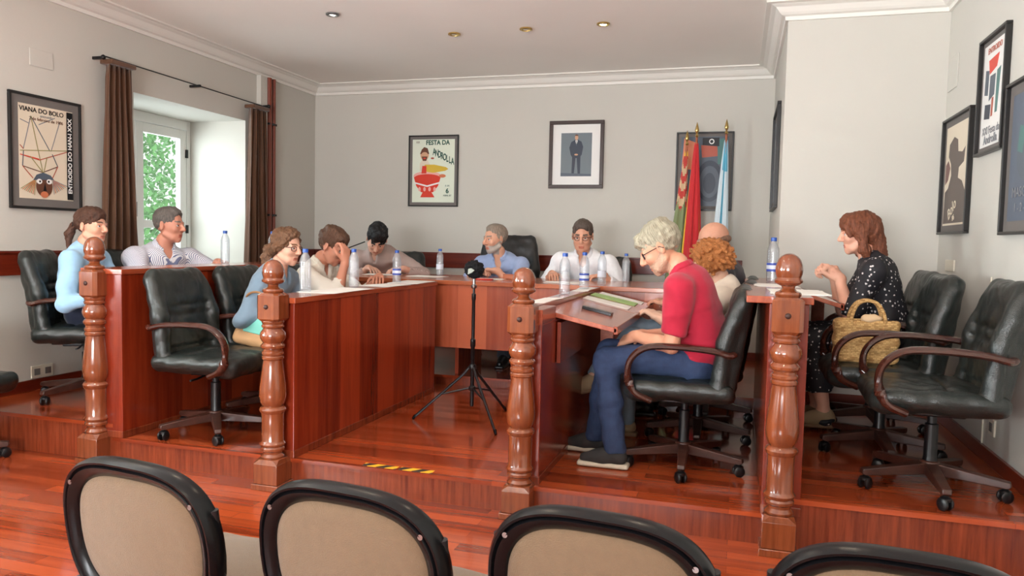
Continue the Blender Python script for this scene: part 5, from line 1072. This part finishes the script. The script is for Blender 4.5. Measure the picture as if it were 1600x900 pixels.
# 1 the man in the red polo
person('man with grey-blond hair in a red polo shirt and jeans, seated in profile', DA, (-.20, 4.02), 178, (-.385, 3.95, 1.285), 180, 32, 0, 1.08, .19, 1.06,
       arms=dict(L=dict(w=(-.50, 3.93, .825), pole=(.35, -.3, -1), hd=(-.7, .45, -.35), hn=(-.2, -.5, .8), curl=.7), R=dict(w=(-.50, 4.10, .81), pole=(.3, .5, -1), hd=(-.6, -.6, -.2), hn=(-.2, .3, .9), curl=.7)),
       legs=dict(L=dict(k=(-.64, 3.90, .70), a=(-.575, 3.86, .232), toe=(-1, .0, 0)), R=dict(k=(-.66, 4.12, .71), a=(-.72, 4.12, .232), toe=(-1, .05, 0))),
       skin=(206, 150, 122), hair='swept', hairc=(172, 164, 142), shirtm=cl('red', (172, 26, 54)), sleeve=.80, pantm=denim, shoem=sneak, glasses=(40, 32, 30), beard=(186, 150, 126), brow=(150, 130, 110), nose=1.1, stoop=.05)
# 2 curly-haired sitter, 3 bald man
person('person with curly ginger hair in a cream top, mostly hidden behind the man in red', DA, (-.14, 4.66), 178, (-.165, 4.66, 1.205), 178, 20, 0, 1.0, .165, .95, arms=dict(L=dict(w=(-.44, 4.60, .86), curl=.6), R=dict(w=(-.44, 4.72, .86), curl=.6)),
       legs=dict(L=dict(k=(-.60, 4.60, .72), a=(-.62, 4.56, .228), toe=(-1, 0, 0)), R=dict(k=(-.58, 4.72, .78), a=(-.80, 4.50, .50), toe=(-1, -.15, -.25))),
       skin=(214, 168, 144), hair='curly', hairc=(190, 120, 66), shirtm=cl('cream', (222, 206, 188)), sleeve=.75, pantm=cl('pale_jeans', (120, 136, 150)), shoem=tanshoe, collar=False)
person('bald man with glasses in a dark grey shirt, behind the curly-haired sitter', DA, (-.10, 5.28), 178, (-.170, 5.28, 1.33), 182, 14, 0, 1.06, .195, 1.05, arms=dict(L=dict(w=(-.45, 5.2, .90)), R=dict(w=(-.45, 5.4, .90))),
       skin=(206, 150, 124), hair='fringe', hairc=(150, 112, 90), shirtm=cl('dark_grey', (70, 68, 74)), sleeve=.7, pantm=darkp, glasses=(30, 26, 26), collar=False)
# 4 the man in the white shirt, 5 the elder man
person('man with dark hair and glasses in a white shirt at the head table', ST, (-1.24, 6.72), -92, (-1.275, 6.36, 1.360), -86, 14, 0, 1.12, .215, 1.12,
       arms=dict(R=dict(w=(-1.52, 6.30, 1.035), pole=(-.8, .5, -1), hd=(.35, -1, -.1), hn=(-.1, 0, 1), curl=.6), L=dict(w=(-1.08, 6.28, 1.035), pole=(.8, .5, -1), hd=(-.9, -.6, -.1), hn=(0, 0, 1), curl=.5)),
       skin=(206, 152, 126), hair='short', hairc=(92, 80, 72), shirtm=cl('white', (232, 234, 238)), sleeve=1.75, pantm=darkp, glasses=(46, 26, 26), stoop=.04)
person('elder man with grey hair and beard in a pale blue shirt', ST, (-2.03, 6.75), -95, (-2.075, 6.42, 1.320), -125, 6, 0, 1.10, .205, 1.05,
       arms=dict(R=dict(w=(-2.20, 6.24, 1.04), pole=(-1, .4, -1), hd=(.9, -.35, .12), hn=(0, .3, 1), curl=.6), L=dict(w=(-1.99, 6.22, 1.045), pole=(1, .4, -1), hd=(-.9, -.3, .1), hn=(0, .2, 1), curl=.6)),
       skin=(208, 156, 130), hair='thin', hairc=(150, 136, 122), shirtm=cl('pale_blue', (150, 168, 204)), sleeve=1.7, pantm=darkp, beard=(176, 166, 156), brow=(130, 120, 110), nose=1.2)
# 6 the young man bent over his papers
person('young black-haired man in a checked shirt bent over papers at the head table', ST, (-3.12, 6.62), -85, (-3.14, 6.24, 1.295), -66, 44, 8, 1.12, .205, 1.05,
       arms=dict(R=dict(w=(-3.18, 6.16, 1.035), pole=(-1, .2, -.6), hd=(.75, -.6, -.05), hn=(0, 0, 1), curl=.5), L=dict(w=(-2.86, 6.20, 1.035), pole=(1, .3, -.6), hd=(-.6, -.7, -.05), hn=(0, 0, 1), curl=.7)),
       skin=(214, 164, 142), hair='dark', hairc=(24, 22, 24), shirtm=stripes('pink_grey_check', (150, 128, 120), (186, 166, 160), (0, 0.6, 0.3), 90, .5), sleeve=1.85, pantm=darkp, stoop=.07)
# 7 the man with the pen, 8 the woman in glasses
person('brown-haired man in a cream shirt resting his forehead on a raised hand', DA, (-3.00, 4.95), 4, (-2.80, 4.865, 1.238), 2, 26, 0, 1.08, .195, 1.05,
       arms=dict(R=dict(w=(-2.63, 4.745, 1.135), pole=(.5, -.2, -1), hd=(-.05, .12, 1), hn=(.9, -.3, .1), curl=1.1, th=.8), L=dict(w=(-2.52, 5.05, 1.02), pole=(.1, .5, -1), hd=(.4, -.9, 0), hn=(0, 0, 1), curl=.5)),
       skin=(196, 132, 106), hair='full', hairc=(92, 62, 44), shirtm=stripes('cream_fine_stripe', (206, 196, 180), (226, 220, 208), (0.4, 0.2, 0), 80, .5), sleeve=1.55, pantm=darkp)
person('woman with glasses and a low wavy ponytail in a blue-grey denim shirt', DA, (-2.96, 4.27), 6, (-2.785, 4.262, 1.235), -6, 8, 0, .98, .170, .95,
       arms=dict(R=dict(w=(-2.70, 4.10, .86), pole=(.2, -.5, -1), hd=(.8, .4, 0), curl=.6), L=dict(w=(-2.66, 4.40, .90), pole=(0, .5, -1), hd=(.9, -.3, 0), curl=.5)),
       skin=(212, 162, 138), hair='lowpony', hairc=(112, 78, 54), shirtm=cl('blue_grey_denim', (112, 134, 152)), sleeve=1.5, pantm=khaki, glasses=(44, 30, 30))
# 9 the man in the striped shirt, 10 the ponytailed woman
person('grey-haired man in a blue and white striped shirt by the window', ST, (-4.06, 4.58), -18, (-3.945, 4.555, 1.362), 8, 2, 0, 1.06, .215, 1.12,
       arms=dict(R=dict(w=(-3.76, 4.42, 1.02), pole=(-.2, -1, -1), hd=(.6, .8, 0), curl=.5), L=dict(w=(-3.66, 4.72, 1.10), pole=(.3, 1, -.7), hd=(.8, -.4, 0), curl=.5)),
       skin=(204, 140, 116), hair='short', hairc=(112, 104, 98), shirtm=stripes('blue_white_stripe', (118, 126, 160), (236, 236, 240), (0, 0, 0.2), 55, .32), sleeve=1.8, pantm=darkp)
person('woman with a dark ponytail in a light blue sweater, leftmost sitter, looking to the right', ST, (-4.06, 3.95), 18, (-3.985, 3.905, 1.340), 6, 2, 0, .98, .175, .98,
       arms=dict(R=dict(w=(-3.72, 3.78, .92), pole=(-.1, -.5, -1), hd=(1, .2, 0), curl=.5), L=dict(w=(-3.70, 4.08, .95), pole=(0, .5, -1), hd=(1, -.1, 0), curl=.5)),
       skin=(214, 160, 134), hair='pony', hairc=(84, 54, 40), shirtm=cl('light_blue', (150, 190, 220)), sleeve=1.85, pantm=cl('navy', (30, 38, 60)), collar=False)
# 11 the woman in the floral dress
fl = spots('white_flowers_on_black', (26, 24, 30), (214, 206, 204), 42, .44)
person('woman with an auburn bob in a black dress with white flowers, hands raised', ST, (.83, 4.90), 176, (.672, 4.86, 1.392), 183, 8, 0, 1.0, .175, 1.0,
       arms=dict(L=dict(w=(.565, 4.79, 1.135), pole=(.4, -.5, -1), hd=(-.75, .2, .45), hn=(.3, -.8, .5), curl=1.15, th=.9), R=dict(w=(.55, 4.92, 1.14), pole=(.4, .5, -1), hd=(-.7, -.35, .4), hn=(.3, .8, .5), curl=1.15, th=.9)),
       legs=dict(L=dict(k=(.44, 4.80, .76), a=(.52, 4.78, .33), toe=(-1, -.1, 0)), R=dict(k=(.44, 4.98, .76), a=(.50, 5.0, .31), toe=(-1, .0, 0))),
       skin=(214, 158, 134), hair='bob', hairc=(124, 70, 46), shirtm=fl, sleeve=1.0, pantm=fl, skirt=True, shoem=tanshoe, collar=False)
# the pen held by the man in the cream shirt
pn = MB().tube([(-2.685, 4.765, 1.205), (-2.56, 4.90, 1.275)], 0.0045, 8).build('pen', M['black']); prop(pn, 'dark pen held up at the forehead of the man in the cream shirt', 'pen')
